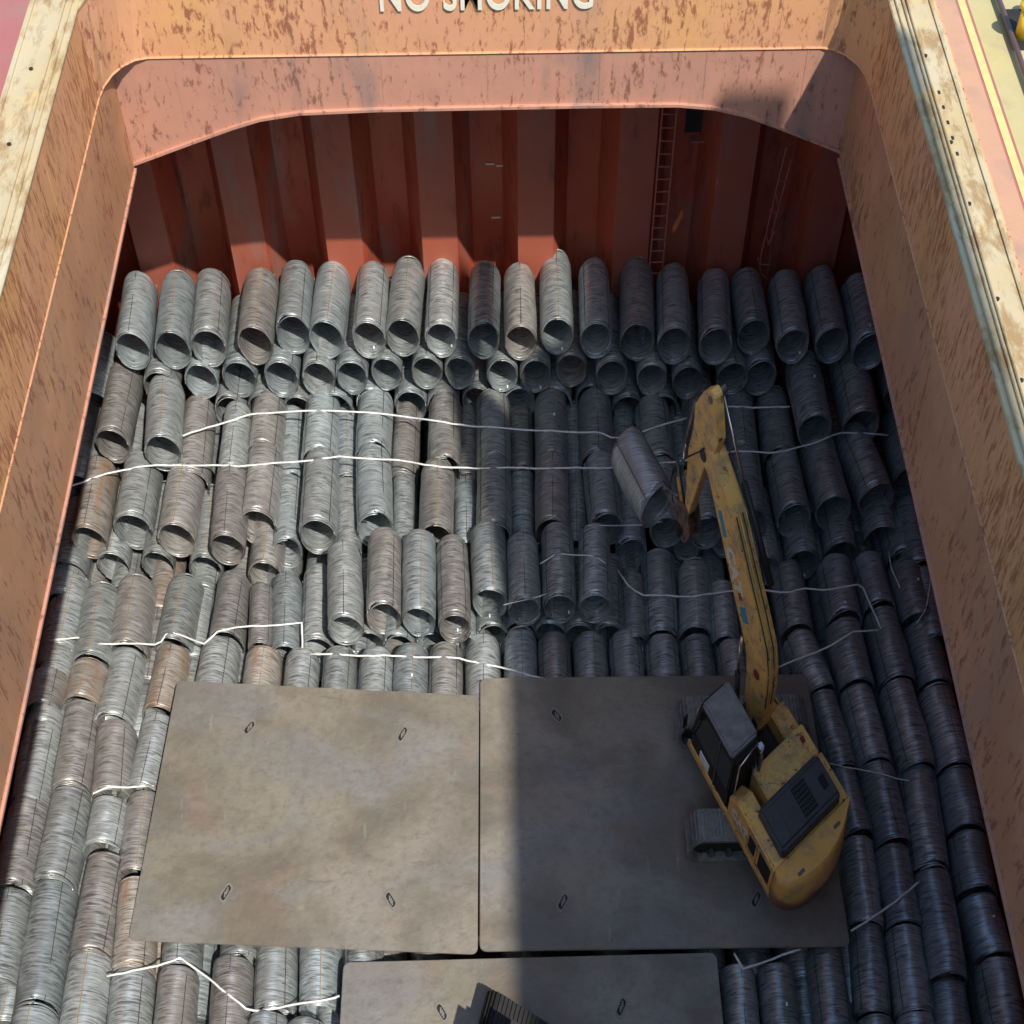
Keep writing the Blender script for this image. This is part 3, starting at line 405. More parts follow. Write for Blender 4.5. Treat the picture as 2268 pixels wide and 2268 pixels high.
# top rail
tr = MB(hf)
tr.box(XL - 0.72, XL + 0.02, YN - 0.7, YF + 0.7, ZT, ZT + 0.05); tr.box(XR - 0.02, XR + 0.66, YN - 0.7, YF + 0.7, ZT, ZT + 0.05)
tr.box(XL + 0.02, XR - 0.02, YF - 0.02, YF + 0.7, ZT, ZT + 0.05); tr.box(XL + 0.02, XR - 0.02, YN - 0.7, YN + 0.02, ZT, ZT + 0.05)
tr.build('top_rail', M_rail, hc, bevel=0.01)
for x in (XL - 0.10, XL - 0.20, XR + 0.06, XR + 0.16, XR + 0.22):
    MB(hf).box(x, x + 0.03, YN, YF, ZT + 0.05, ZT + 0.09).build('rubber_seal_bar', M_rail, hc, bevel=0.008)
for x in (XL - 0.68, XR + 0.56):
    MB(hf).box(x, x + 0.05, YN, YF + 0.5, ZT + 0.05, ZT + 0.08).build('edge_strip', M_rail, hc)
# outside of the coaming with stays
for x in (XL - 0.74, XR + 0.67):
    MB(hf).box(x, x + 0.03, YN - 0.7, YF + 0.7, ZS + 0.012, ZT).build('outer_plate', M_coam, hc)
for k in range(9):
    for x in (XL - 0.40, XR + 0.27):
        y = 6.2 + k * 1.55 + random.uniform(-0.2, 0.2)
        MB(hf).tube((x, y, ZT + 0.05), (x, y, ZT + 0.075), 0.03, 8).build('bolt', M_dark, hc)
for y0, s in ((13.2, 1), (16.6, -1)):
    for k in range(5):
        x = XL - 0.42 if s > 0 else XR + 0.30
        MB(hf).box(x, x + 0.03, y0 + k * 0.33, y0 + k * 0.33 + 0.07, ZT + 0.05, ZT + 0.062).build('stamp_mark', M_dark, hc)
# lettering
def lettering(txt, size, mats, parent, place, name='lettering', ext=0.02, xs=1.0, ys=1.0, off=0.0, rots=None):
    cu = bpy.data.curves.new('txt', 'FONT'); cu.body = txt; cu.size = size; cu.extrude = ext; cu.offset = off; cu.align_x = 'CENTER'; cu.space_character = 1.08
    to = bpy.data.objects.new('txt', cu); col.objects.link(to)
    dg = bpy.context.evaluated_depsgraph_get(); me = bpy.data.meshes.new_from_object(to.evaluated_get(dg))
    bpy.data.objects.remove(to); me.materials.clear(); me.materials.append(mats)
    for v in me.vertices: v.co = Vector(place(v.co.x * xs, v.co.y * ys, v.co.z))
    o = bpy.data.objects.new(name, me); col.objects.link(o); o.parent = parent; return o
lettering('NO SMOKING', 0.82, M_white, hc, lambda x, y, z: (x - 0.19, -0.035 - z, y + 0.815), ext=0.006, xs=0.605, off=0.012)
# lower girders (below deck level)
gr = empty('hatch_girder', (0, 21.27, 9), 'faded red box girder under the hatch coaming with haunched far end', 'girder')
gf = lambda p: (p[0], p[1] - 21.27, p[2] - 9)
q = MB(gf); q.box(XL - 0.06, XL + 0.005, YN, YF, ZB, ZS - 0.02); q.build('side_plate', M_tan, gr)
q = MB(gf); q.box(XR - 0.005, XR + 0.06, YN, YF, ZB, ZS - 0.02); q.build('side_plate', M_tan, gr)
q = MB(gf)
low = [(XL, 7.95), (-5.0, 8.44), (-4.45, 8.66), (-3.95, 8.83), (-3.3, 8.94), (-2.0, 8.985), (1.5, 9.0), (2.9, 8.99), (3.5, 8.92), (4.05, 8.76), (4.6, 8.52), (XR, 7.98)]
q.prism([(XL, ZS - 0.02)] + low + [(XR, ZS - 0.02)], YF, YF + 0.06, 'y'); q.build('end_plate', M_gird, gr)
for x in (-5.2, -3.6, -1.9, -0.2, 1.6, 3.3, 4.9):
    MB(gf).box(x, x + 0.02, YF - 0.007, YF - 0.001, 9.06 if abs(x) < 4 else 8.65, ZS - 0.05).build('weld_seam', M_gird, gr)
q = MB(gf, False)
for i in range(len(low) - 1):
    (xa, za), (xb, zb) = low[i], low[i + 1]
    q.add([(xa, YF - 0.07, za), (xb, YF - 0.07, zb), (xb, YF + 0.20, zb), (xa, YF + 0.20, za), (xa, YF - 0.07, za - 0.05), (xb, YF - 0.07, zb - 0.05), (xb, YF + 0.20, zb - 0.05), (xa, YF + 0.20, za - 0.05)],
          [(0,1,2,3),(4,7,6,5),(0,4,5,1),(2,6,7,3)])
q.build('bottom_flange', M_gird, gr)
for x in (XL, XR):
    MB(gf).box(x - 0.045, x + 0.045, YN, YF - 0.08, ZB - 0.05, ZB - 0.001).build('side_flange', M_gird, gr)
# deck underside between girder and bulkhead
q = MB(gf); q.box(-9.5, 9.2, YF + 0.21, 25.6, 9.84, 9.846); q.build('deck_underside', M_bulk, gr)
# corner fill at deck level under the rounded corners
for crn, cx_ in ((cornL, XL), (cornR, XR)):
    q = MB(gf); q.prism([(cx_, YF)] + crn, ZS - 0.02, ZS - 0.005, 'z'); q.build('corner_gusset', M_gird, gr)

# deck fittings just outside the coaming
pp = empty('deck_pipe', (-7.4, 18, 10.15), 'cream painted pipe running along the deck left of the coaming', 'pipe')
MB(lambda p: (p[0] + 7.4, p[1] - 18, p[2] - 10.15), True).tube((-7.28, -10, 10.55), (-7.28, 30, 10.55), 0.05).build('pipe_run', M_rail, pp)
for k in range(10):
    MB(lambda p: (p[0] + 7.4, p[1] - 18, p[2] - 10.15)).box(-7.31, -7.25, 2 + k * 2.6, 2.08 + k * 2.6, 10.0, 10.5).build('pipe_support', M_rail, pp)
yv = empty('bollard', (8.45, 21.6, 10), 'bright yellow mooring bollard at the upper right corner of the deck', 'bollard')
vf = lambda p: (p[0] - 8.45, p[1] - 21.6, p[2] - 10)
MB(vf).box(8.12, 8.9, 21.1, 22.1, 10.006, 10.1).build('base_plate', M_dark, yv, bevel=0.01)
MB(vf, True).tube((8.30, 21.35, 10.1), (8.30, 21.35, 10.62), 0.13, 20).build('post', M_yel, yv)
MB(vf, True).tube((8.66, 21.85, 10.1), (8.66, 21.85, 10.62), 0.13, 20).build('post', M_yel, yv)
MB(vf, True).tube((8.30, 21.35, 10.62), (8.30, 21.35, 10.70), 0.17, 20).build('cap', M_yel, yv)
dp = empty('deck_pipe', (8.2, 20, 10.1), 'dark purple hydraulic pipe on the green deck at the far right', 'pipe')
MB(lambda p: (p[0] - 8.2, p[1] - 20, p[2] - 10.1), True).tube((8.12, -8, 10.12), (8.12, 31, 10.12), 0.045).build('pipe_run', mat('purple_pipe', flat((0.15,0.10,0.12), 0.5)), dp)
for k in range(8):
    MB(lambda p: (p[0] - 8.2, p[1] - 20, p[2] - 10.1)).box(8.06, 8.18, 4 + k * 3.1, 4.1 + k * 3.1, 10.006, 10.08).build('pipe_support', M_dark, dp)

# unseen crane added to throw the broad shadow; jib outline shaped for it
cr = empty('shadow_crane', (9.5, -22, 10), 'unseen crane added above the viewer, jib shaped to shade the hold', 'crane')
cf = lambda p: (p[0] - 9.5, p[1] + 22, p[2] - 10)
MB(cf, True).tube((9.5, -22, 10), (9.5, -22, 26), 1.2, 24).build('pedestal', M_crane, cr)
MB(cf).box(7.9, 11.1, -24.5, -19.8, 26, 31.2).build('machinery_house', M_crane, cr, bevel=0.1)
MB(cf).prism([(9.54, -20), (11.45, -20), (11.45, 9.4), (10.25, 9.4), (10.2, 6.8), (9.54, 6.7)], 28.9, 30.1, 'z').build('jib', M_crane, cr, bevel=0.05)
MB(cf).prism([(7.7, 9.2), (7.75, 7.0), (8.45, 4.1), (8.89, 1.8), (9.15, 0.3), (9.75, 0.3), (9.75, 5.0), (8.45, 6.5), (8.4, 9.2)], 29.4, 29.5, 'z').build('jib_shadow_plate', M_crane, cr)  # added plate, outlined to extend the jib's shadow over the far coils

# ------------------------------------------------------------------ wire rod coils
def coil_mesh(seed, seg=44, rings=26):
    rnd = random.Random(seed); m = MB(); ri = 0.895
    ph = [rnd.uniform(0, 6.28) for _ in range(6)]
    def rad(t, y, inner):
        b = 0.016 * math.sin(3 * t + ph[0] + 4 * y) + 0.014 * math.sin(2 * t + ph[1] - 5 * y) + 0.012 * math.sin(5 * y + ph[2]) + 0.008 * math.sin(5 * t + 13 * y + ph[5])
        return (ri if inner else 1.0) + b + (-0.02 if (y < 0.015 or y > 0.985) and not inner else 0)
    ys = [0, 0.02] + [0.02 + 0.96 * k / rings for k in range(1, rings)] + [0.98, 1.0]
    vs = []; 
    for inner in (False, True):
        for j, y in enumerate(ys):
            jit = rnd.uniform(-0.0045, 0.0045)
            for i in range(seg):
                t = 2 * math.pi * i / seg; r = rad(t, y, inner) + jit + rnd.uniform(-0.003, 0.003)
                yy = y + (0.012 * math.sin(2 * t + ph[3]) + 0.006 * math.sin(5 * t + ph[4]) if y in (0, 1.0) or j in (1, len(ys) - 2) else 0)
                vs.append((r * math.cos(t), yy, r * math.sin(t)))
    n = len(ys); fs = []
    for s in (0, 1):
        o = s * n * seg
        for j in range(n - 1):
            for i in range(seg):
                q = (o + j * seg + i, o + j * seg + (i + 1) % seg, o + (j + 1) * seg + (i + 1) % seg, o + (j + 1) * seg + i)
                fs.append(q if s else q[::-1])
    o = n * seg
    for j, fl in ((0, 0), (n - 1, 1)):
        for i in range(seg):
            q = (j * seg + i, j * seg + (i + 1) % seg, o + j * seg + (i + 1) % seg, o + j * seg + i)
            fs.append(q if not fl else q[::-1])
    m.add(vs, fs); m.smooth = True
    for k in range(7):   # loose wire loops standing off both ends
        y0 = rnd.uniform(-0.030, 0.012) if k < 5 else 1.0 + rnd.uniform(-0.01, 0.02)
        r0 = rnd.uniform(0.90, 1.0); tx, tz = rnd.uniform(-0.02, 0.02), rnd.uniform(-0.02, 0.02); t0 = rnd.uniform(0, 6.28); span = rnd.uniform(2.2, 6.0)
        m.path([((r0 + 0.012 * math.sin(4 * q + t0)) * math.cos(t0 + q), y0 + tx * math.cos(t0 + q) + tz * math.sin(t0 + q), (r0 + 0.012 * math.sin(4 * q + t0)) * math.sin(t0 + q)) for q in [span * z / 26 for z in range(27)]], 0.013, 4)
    ob = m.build('windings', M_coils[0]); me = ob.data; bpy.data.objects.remove(ob)
    return me
def strap_mesh(seed, ang, k):
    m = MB(); hw = 0.016
    path = [(-0.004, 0.88), (-0.014, 0.92), (-0.014, 1.0), (0.0, 1.022), (0.25, 1.026), (0.5, 1.022), (0.75, 1.026), (1.0, 1.022), (1.014, 1.0), (1.014, 0.91), (1.0, 0.875), (0.5, 0.868)]
    vs = []; n = len(path)
    for y, r in path:
        for s in (-1, 1):
            t = ang + s * hw / max(r, .5); vs.append((r * math.cos(t), y, r * math.sin(t)))
    for y, r in path:
        r2 = r - 0.008 if r > 1.0 else r
        for s in (-1, 1):
            t = ang + s * hw / max(r, .5); vs.append((r2 * math.cos(t), y, r2 * math.sin(t)))
    fs = []
    for i in range(n - 1):
        fs.append((2*i, 2*i+1, 2*i+3, 2*i+2)); fs.append((2*n+2*i, 2*n+2*i+2, 2*n+2*i+3, 2*n+2*i+1))
    m.add(vs, fs); ob = m.build('strap', M_strap[k]); me = ob.data; bpy.data.objects.remove(ob); return me
def tag_mesh(ang, y, r):
    m = MB(); a = Vector((r * math.cos(ang), y, r * math.sin(ang)))
    m.box(a.x - 0.045, a.x + 0.045, a.y - 0.025, a.y + 0.015, a.z - 0.012, a.z + 0.012)
    ob = m.build('paper_tag', M_tag); me = ob.data; bpy.data.objects.remove(ob); return me
VAR = []
for s in range(7):
    base = coil_mesh(100 + s); off = random.uniform(0.75, 1.95)
    straps = [strap_mesh(s, off + k * math.pi / 2, 1 if (s % 3 == 1) else 0) for k in range(4)]
    ws = []
    for mm in M_coils:
        me = base.copy(); me.materials.clear(); me.materials.append(mm); ws.append(me)
    tg = tag_mesh(*[(4.2, 0.06, 0.83), (5.1, 0.03, 0.84), (1.7, 0.1, 1.045), (4.9, 0.1, 0.82), (1.4, 0.55, 1.04), (5.5, 0.05, 0.83), (1.9, 0.85, 1.045)][s])
    VAR.append((ws, straps, tg))
ORD = 'first second third fourth fifth sixth seventh eighth ninth tenth eleventh twelfth thirteenth fourteenth fifteenth sixteenth seventeenth eighteenth nineteenth twentieth'.split()
ORD += ['twenty-' + o for o in ORD[:12]] 
def coil(x, y, z_top, rx_, L, yaw, label, group, kind=None, tags=0.22, tilt=0.0, var=None, mi=None):
    v = random.randrange(7) if var is None else var
    rz = SQ * rx_
    o = bpy.data.objects.new('wire_coil', None); col.objects.link(o); o.empty_display_size = 0.3
    o.location = (x, y, z_top - rz); o.rotation_euler = (tilt, 0, yaw); o.scale = (rx_, L, rz)
    tag(o, label, 'wire coil', group)
    if mi is None:
        q = random.random()
        if x < -4.6 and 10 < y < 21.6: mi = 2 if q < 0.22 else (1 if q < 0.52 else 0)
        elif x < -1.0 and y < 22: mi = 1 if q < 0.12 else (0 if q < 0.62 else 3)
        elif x > 1.5: mi = 3 if q < 0.6 else 0  # right side cooler: the shade's blue cast put into the coil colour
        else: mi = 0 if q < 0.45 else (3 if q < 0.92 else 1)
    w_ = bpy.data.objects.new('windings', VAR[v][0][mi]); col.objects.link(w_); w_.parent = o
    for sm in VAR[v][1]:
        s_ = bpy.data.objects.new('strap', sm); col.objects.link(s_); s_.parent = o
    if random.random() < tags:
        t_ = bpy.data.objects.new('paper_tag', VAR[v][2]); col.objects.link(t_); t_.parent = o
    return o
INFO = {
 'top': ('%s coil from the left in the topmost row below the red bulkhead', 'coils of the topmost back row'),
 'second': ('%s coil from the left in the second tier, under the topmost row', 'coils of the second tier'),
 'third': ('%s coil from the left in the third tier, mouth half hidden', 'coils of the third tier'),
 'mid': None,
 'low': ('%s narrow-looking coil from the left sunk between the coils beside the long cords', 'coils sunk between the others'),
 'lower': ('%s open coil from the left below the middle rows', 'open coils below the middle rows'),
 'raised': ('%s raised open coil from the left in front of the middle rows', 'raised open coils above the steel plates'),
 'under': ('%s coil from the left tucked behind the front row by the plates', 'coils tucked behind the front row'),
 'front': ('%s coil from the left in the row running under the steel plates', 'coils running under the plates'),
 'left0': ('%s coil from the far end of the half shaded column beside the left wall', 'coils in the column beside the left wall'),
 'left1': ('%s coil from the far end in the second column from the left wall', 'coils in the second left column'),
 'left2': ('%s coil from the far end in the third column from the left wall', 'coils in the third left column'),
 'left3': ('%s coil from the far end in the column at the left plate edge', 'coils in the fourth left column'),
 'left4': ('%s coil beyond the far left corner of the left plate', 'coils at the plate corner'),
 'right0': ('%s coil from the far end in the dark column right of the excavator', 'coils in the column beside the right plate'),
 'right1': ('%s coil from the far end in the second dark column right of the excavator', 'coils in the second right column'),
 'right2': ('%s coil from the far end in the third dark column right of the excavator', 'coils in the third right column'),
 'right3': ('%s coil from the far end in the dark column beside the right wall', 'coils in the column beside the right wall'),
 'bottom': ('%s coil from the left at the bottom edge, beside the lowest plate', 'coils at the bottom edge of the view'),
}
for g, rows in COILS.items():
    if g == 'mid':
        a = sorted([r for r in rows if r[1] > 20.05]); b = sorted([r for r in rows if r[1] <= 20.05])
        sets = [(a, ('%s coil from the left in the back row crossed by the upper cord', 'coils of the back middle row')), (b, ('%s coil from the left in the front row crossed by the long cord', 'coils of the front middle row'))]
    elif g[:4] in ('left', 'righ'): sets = [(sorted(rows, key=lambda r: -r[1]), INFO[g])]
    else: sets = [(sorted(rows), INFO[g])]
    for rr, (lab, grp) in sets:
        for i, (x, y, z, r_, L, yaw) in enumerate(rr):
            if (g == 'low' and i == 19) or (g == 'front' and i == 14): continue    # nothing of these shows
            col_ = g[:4] in ('left', 'righ')
            coil(x, y, z + (0.02 if col_ else 0), r_, L, yaw, lab % ORD[i], grp, tilt=-0.045 if col_ else random.uniform(-0.012, 0.012))
# the tier below, glimpsed in the gaps
FILL = []
for i in range(22):
    x = -8.55 + i * 0.79
    for j in range(10):
        y = 8.2 + j * 1.66 + (0.5 if i % 2 else 0.0)
        zt = -0.62
        if (-5.6 < x < 5.2 and 10.8 < y < 13.9) or (-2.2 < x < 2.7 and y < 10): continue
        FILL.append((x, y, zt))
KEEP = {128, 1, 130, 131, 6, 135, 136, 138, 12, 13, 16, 144, 145, 148, 149, 22, 23, 150, 25, 26, 157, 158, 159, 31, 161, 162, 35, 36, 34, 29, 167, 41, 169, 43, 172, 173, 174, 44, 171, 170, 49, 51, 52, 181, 182, 176, 50, 57, 180, 59, 60, 64, 67, 73, 75, 80, 82, 85, 87, 88, 93, 95, 101, 106, 108, 115, 120, 122, 123}
REST = {0, 2, 3, 5, 134, 8, 10, 139, 142, 143, 14, 18, 21, 151, 24, 153, 152, 155, 156, 154, 160, 164, 165, 166, 38, 168, 40, 45, 175, 177, 178, 179, 56, 65, 66, 68, 79, 92, 94, 102, 105, 107, 112, 114, 116, 118, 121, 126}
rest = MB(None, True)
for i, (x, y, zt) in enumerate(FILL):
    if i in KEEP:
        coil(x + 0.01 * math.sin(i * 7.0), y, zt, 0.345, 1.6, 0.008 * math.sin(i * 3.0), 'dark wire coil of the bottom tier glimpsed in a gap between the coils above', 'coils of the bottom tier seen through gaps', tags=0)
    elif i in REST:
        n = 28; vs = []
        for rr in (0.345, 0.30):
            for yy in (y, y + 1.6):
                vs += [(x + rr * math.cos(2 * math.pi * q / n), yy, zt - 0.552 + rr * SQ * math.sin(2 * math.pi * q / n)) for q in range(n)]
        fs = []
        for q in range(n):
            w2 = (q + 1) % n
            fs += [(q, w2, n + w2, n + q), (2*n+q, 3*n+q, 3*n+w2, 2*n+w2), (q, 2*n+q, 2*n+w2, w2), (n+q, n+w2, 3*n+w2, 3*n+q)]
        rest.add(vs, fs)
tag(rest.build('coil_tier', M_coils[0]), 'deepest coils barely seen between the others', 'wire coils', kind='stuff')
for i, (x, y, zt) in enumerate([(-8.66, 17.0, -.05), (-8.68, 15.3, -.05), (-8.64, 13.6, -.05), (-8.7, 18.7, .3), (-8.62, 20.4, .9), (-8.4, 21.9, 1.7)]):
    coil(x, y, zt, 0.34, 1.6, 0, 'dark coil in deep shade against the left hold wall, %s from the near end' % ORD[i], 'shaded coils against the left wall', tags=0)
for i, (x, y, zt) in enumerate([(8.1, 21.9, 1.7), (8.15, 20.2, .95), (8.2, 18.5, .1), (8.2, 16.8, 0)]):
    coil(x, y, zt, 0.34, 1.6, 0, 'black looking coil in deep shade against the right hold wall, %s from the far end' % ORD[i], 'shaded coils against the right wall', tags=0)

# ------------------------------------------------------------------ cords
cords_lab = ['white cord crossing the upper middle row from left to centre', 'short white cord end between the lifted coil and the stick', 'long white cord from the left wall to the lifted coil', 'wavy white cord running from the stick to the right wall', 'short straight white cord right of the stick top', 'short white cord piece over the shaded coils at the left wall',
 'zigzag white cord across the left columns', 'white cord running down behind the plates to the middle', 'thin white cord over two raised coils', 'wavy white cord passing behind the boom to the right', 'white cord slanting down behind the boom foot', 'thin bent cord high on the dark right columns', 'short cord hooking out from under the right wall', 'thin cord from the counterweight side into the dark coils', 'white cord leaving the right corner of the right plate', 'bent white cord below the right plate', 'short white cord ending under the left plate edge', 'white cord sagging in a V below the left plate', 'faint thin cord under the lifted coil', 'faint thin cord across the mouths of raised coils']
for i, r_ in enumerate(ROPES):
    p0 = r_[0]; rad_ = 0.020 if i not in (8, 11, 12, 13, 18, 19) else 0.013
    ph_ = i * 1.7
    pts = [(p[0] - p0[0], p[1] - p0[1] + 0.010 * math.sin(0.9 * q + ph_) + 0.012 * math.sin(0.37 * q + 2 * ph_) + 0.004 * math.sin(2.9 * q), p[2] - p0[2] + 0.003 * math.sin(2.3 * q)) for q, p in enumerate(r_)]
    o = MB(None, True).path(pts, rad_, 6).build('cord', M_rope, None, loc=p0)
    tag(o, cords_lab[i], 'cord', 'white cords strewn over the coils')

# ------------------------------------------------------------------ steel plates
def steel_plate(x0, x1, y0, y1, z, skew, label, slots):
    cx, cy = (x0 + x1) / 2, (y0 + y1) / 2
    o = empty('steel_plate', (cx, cy, z), label, 'steel plate', 'steel plates laid on the coils')
    cs = [(x0 + skew[0], y1 + skew[1]), (x1 + skew[2], y1 + skew[3]), (x1 + skew[4], y0 + skew[5]), (x0 + skew[6], y0 + skew[7])]
    out = []
    for i, c in enumerate(cs):
        p = Vector(cs[i - 1]); q = Vector(cs[(i + 1) % 4]); c = Vector(c); rr = 0.13
        a = c + (p - c).normalized() * rr; b = c + (q - c).normalized() * rr
        for k in range(6):
            t = k / 5; out.append(tuple((1 - t) ** 2 * a + 2 * t * (1 - t) * c + t * t * b))
    pl = MB(lambda p: (p[0] - cx, p[1] - cy, p[2])).prism(out, -0.05, 0.0, 'z').build('plate', M_plate, o, bevel=0.012)
    for (sx_, sy_, an) in slots:
        s = MB(lambda p: (p[0] - cx, p[1] - cy, p[2])); d = MB(lambda p: (p[0] - cx, p[1] - cy, p[2]))
        def ov(a, b_, n=14):
            pts = []
            for k in range(n):
                t = 2 * math.pi * k / n; ux = a * math.copysign(abs(math.cos(t)) ** 0.5, math.cos(t)); uy = b_ * math.copysign(abs(math.sin(t)) ** 0.5, math.sin(t))
                X = ux * math.cos(an) - uy * math.sin(an); Y = ux * math.sin(an) + uy * math.cos(an)
                pts.append((sx_ + X / SQ, sy_ + Y))
            return pts
        A = ov(0.20, 0.105); B = ov(0.155, 0.065); n = len(A)
        s.add([(*p, 0.002) for p in A] + [(*p, 0.014) for p in A] + [(*p, 0.014) for p in B] + [(*p, 0.004) for p in B],
              [(i, (i+1)%n, n+(i+1)%n, n+i) for i in range(n)] + [(n+i, n+(i+1)%n, 2*n+(i+1)%n, 2*n+i) for i in range(n)] + [(2*n+i, 2*n+(i+1)%n, 3*n+(i+1)%n, 3*n+i) for i in range(n)])
        so_ = s.build('lifting_slot', M_slot, o)
        d.prism(B, 0.002, 0.005, 'z'); d.build('opening', M_black, so_)  # flat black disc: the slot's inner shade painted on an uncut plate
        e = MB(lambda p: (p[0] - cx, p[1] - cy, p[2])); c_, s2 = math.cos(an), math.sin(an)
        for kk in (-0.04, 0.02, 0.07):
            e.box(sx_ + kk * c_ / SQ - 0.012, sx_ + kk * c_ / SQ + 0.012, sy_ + kk * s2 - 0.05, sy_ + kk * s2 + 0.05, 0.005, 0.010)
        e.build('bar', M_slot, so_)
    return o
steel_plate(-6.31, -0.60, 10.68, 15.73, 0.10, (0.11, 0.22, 0.03, -0.22, 0.0, -0.17, -0.11, 0.18), 'sunlit tan steel plate on the left, the largest lit plate', [(-4.76, 14.9, 0.7), (-1.96, 14.71, 0.9), (-4.87, 11.67, 0.9), (-2.07, 11.49, -0.8)])
steel_plate(-0.555, 5.55, 10.55, 15.88, 0.10, (0.01, 0.01, -0.01, -0.02, 0.02, -0.01, -0.01, 0.01), 'mostly shaded steel plate carrying the yellow excavator', [(0.85, 15.05, -0.7), (0.84, 11.4, 0.8), (4.1, 11.39, 0.8)])
steel_plate(-2.83, 3.34, 5.2, 10.44, 0.10, (0.02, -0.03, 0.0, 0.03, 0, 0, 0, 0), 'lowest steel plate cut off by the bottom edge of the photo', [(-1.18, 9.54, -0.8), (1.72, 9.57, 0.9), (-1.2, 6.2, 0.8), (1.7, 6.2, -0.8)])

# ------------------------------------------------------------------ excavators
def excavator(org, psi, uc, label, name='excavator', cat='excavator', house=True, zg=0.10):
    root = empty(name, (org[0], org[1], zg), label, cat)
    ca, sa = math.cos(psi), math.sin(psi)
    def H(p):   # house frame: a right, b forward, z
        x = p[0] * ca - p[1] * sa; y = p[0] * sa + p[1] * ca
        return (x / SQ, y, p[2] - 0.10)
    cu_, su_ = math.cos(uc), math.sin(uc)
    def U(p):   # undercarriage frame: p[0] along the tracks, p[1] across
        x = (p[0] - 0.28) * cu_ - p[1] * su_; y = (p[0] - 0.28) * su_ + p[1] * cu_
        return (x / SQ, y, p[2])
    # undercarriage
    for s in (-1, 1):
        yc = s * 1.12; hw = 0.30
        L2, Rr = 1.45, 0.40
        tb = MB(U); 
        prof = [(-L2 + Rr * math.cos(R(a)), Rr + Rr * math.sin(R(a))) for a in range(90, 271, 18)] + [(L2 + Rr * math.cos(R(a)), Rr + Rr * math.sin(R(a))) for a in range(-90, 91, 18)]
        inn = [(-L2 + (Rr - .07) * math.cos(R(a)), Rr + (Rr - .07) * math.sin(R(a))) for a in range(90, 271, 18)] + [(L2 + (Rr - .07) * math.cos(R(a)), Rr + (Rr - .07) * math.sin(R(a))) for a in range(-90, 91, 18)]
        n = len(prof)
        vs = [(p[0], yc - hw, p[1]) for p in prof] + [(p[0], yc + hw, p[1]) for p in prof] + [(p[0], yc - hw, p[1]) for p in inn] + [(p[0], yc + hw, p[1]) for p in inn]
        fs = []
        for i in range(n):
            j = (i + 1) % n
            fs += [(i, j, n + j, n + i), (2*n+i, 3*n+i, 3*n+j, 2*n+j), (i, 2*n+i, 2*n+j, j), (n+i, n+j, 3*n+j, 3*n+i)]
        tb.add(vs, fs)
        # grousers round the belt
        per = []
        tot = 2 * (2 * L2) + 2 * math.pi * Rr; m_ = 78
        for k in range(m_):
            d = k * tot / m_
            if d < 2 * L2: c = (-L2 + d, 2 * Rr); nn = (0, 1)
            elif d < 2 * L2 + math.pi * Rr: a = math.pi / 2 - (d - 2 * L2) / Rr; c = (L2 + Rr * math.cos(a), Rr + Rr * math.sin(a)); nn = (math.cos(a), math.sin(a))
            elif d < 4 * L2 + math.pi * Rr: c = (L2 - (d - 2 * L2 - math.pi * Rr), 0); nn = (0, -1)
            else: a = -math.pi / 2 - (d - 4 * L2 - math.pi * Rr) / Rr; c = (-L2 + Rr * math.cos(a), Rr + Rr * math.sin(a)); nn = (math.cos(a), math.sin(a))
            if nn[1] < -0.9: continue
            tx, ty = -nn[1], nn[0]; w2, h2 = 0.015, 0.05
            q = [(c[0] - tx * w2, c[1] - ty * w2), (c[0] + tx * w2, c[1] + ty * w2), (c[0] + tx * w2 + nn[0] * h2, c[1] + ty * w2 + nn[1] * h2), (c[0] - tx * w2 + nn[0] * h2, c[1] - ty * w2 + nn[1] * h2)]
            tb.add([(p[0], yc - hw + .01, p[1]) for p in q] + [(p[0], yc + hw - .01, p[1]) for p in q], [(0,1,2,3),(7,6,5,4),(0,4,5,1),(1,5,6,2),(2,6,7,3),(3,7,4,0)])
        t_ = tb.build('track', M_track if house else M_dark, root)
        fr = MB(U).box(-L2 + .1, L2 - .1, yc - 0.17, yc + 0.17, 0.14, 0.58).build('track_frame', M_dark, t_, bevel=0.02)
        for xx in (-L2, L2):
            MB(U, False).tube((xx, yc - 0.16, Rr), (xx, yc + 0.16, Rr), Rr - .09, 18).build('sprocket', M_dark, t_)
        for k in range(6):
            MB(U, False).tube((-1.2 + k * 0.48, yc - 0.24, 0.17), (-1.2 + k * 0.48, yc + 0.24, 0.17), 0.10, 12).build('roller', M_steel, t_)
    MB(U).box(-0.7, 0.7, -0.85, 0.85, 0.35, 0.75).build('cross_frame', M_dark, root, bevel=0.04)
    MB(U).tube((0, 0, 0.70), (0, 0, 0.95), 0.62, 28).build('slewing_ring', M_dark, root)
    if not house:
        MB(U).box(-1.3, 1.2, -0.80, 0.78, 0.60, 2.1).build('shadow_body', M_dark, root, bevel=0.25)  # unseen body block, added so its shadow falls beside the track
        return root, H
    # house
    aL, aR = -1.50, 1.12
    base = MB(H).box(aL + .03, aR - .03, -2.0, 1.15, 0.95, 1.08).build('platform', M_dark, root)
    MB(H).box(aL - .01, aL + .06, -2.0, 1.38, 0.95, 1.12).build('side_skirt', M_cat, root, bevel=0.01)
    # counterweight: curved rear
    arcp = [(-1.52, -1.98), (-1.55, -2.13), (-1.50, -2.24), (-1.38, -2.38), (-1.20, -2.49), (-0.98, -2.58), (-0.7, -2.64), (-0.4, -2.665), (-0.1, -2.64), (0.2, -2.57), (0.47, -2.46), (0.7, -2.32), (0.9, -2.16), (1.05, -2.05), (1.13, -1.98)]
    lowp = [(x * 0.93 - 0.01, (y + 0.5) * 0.90 - 0.5 if y < -2 else y) for x, y in arcp]
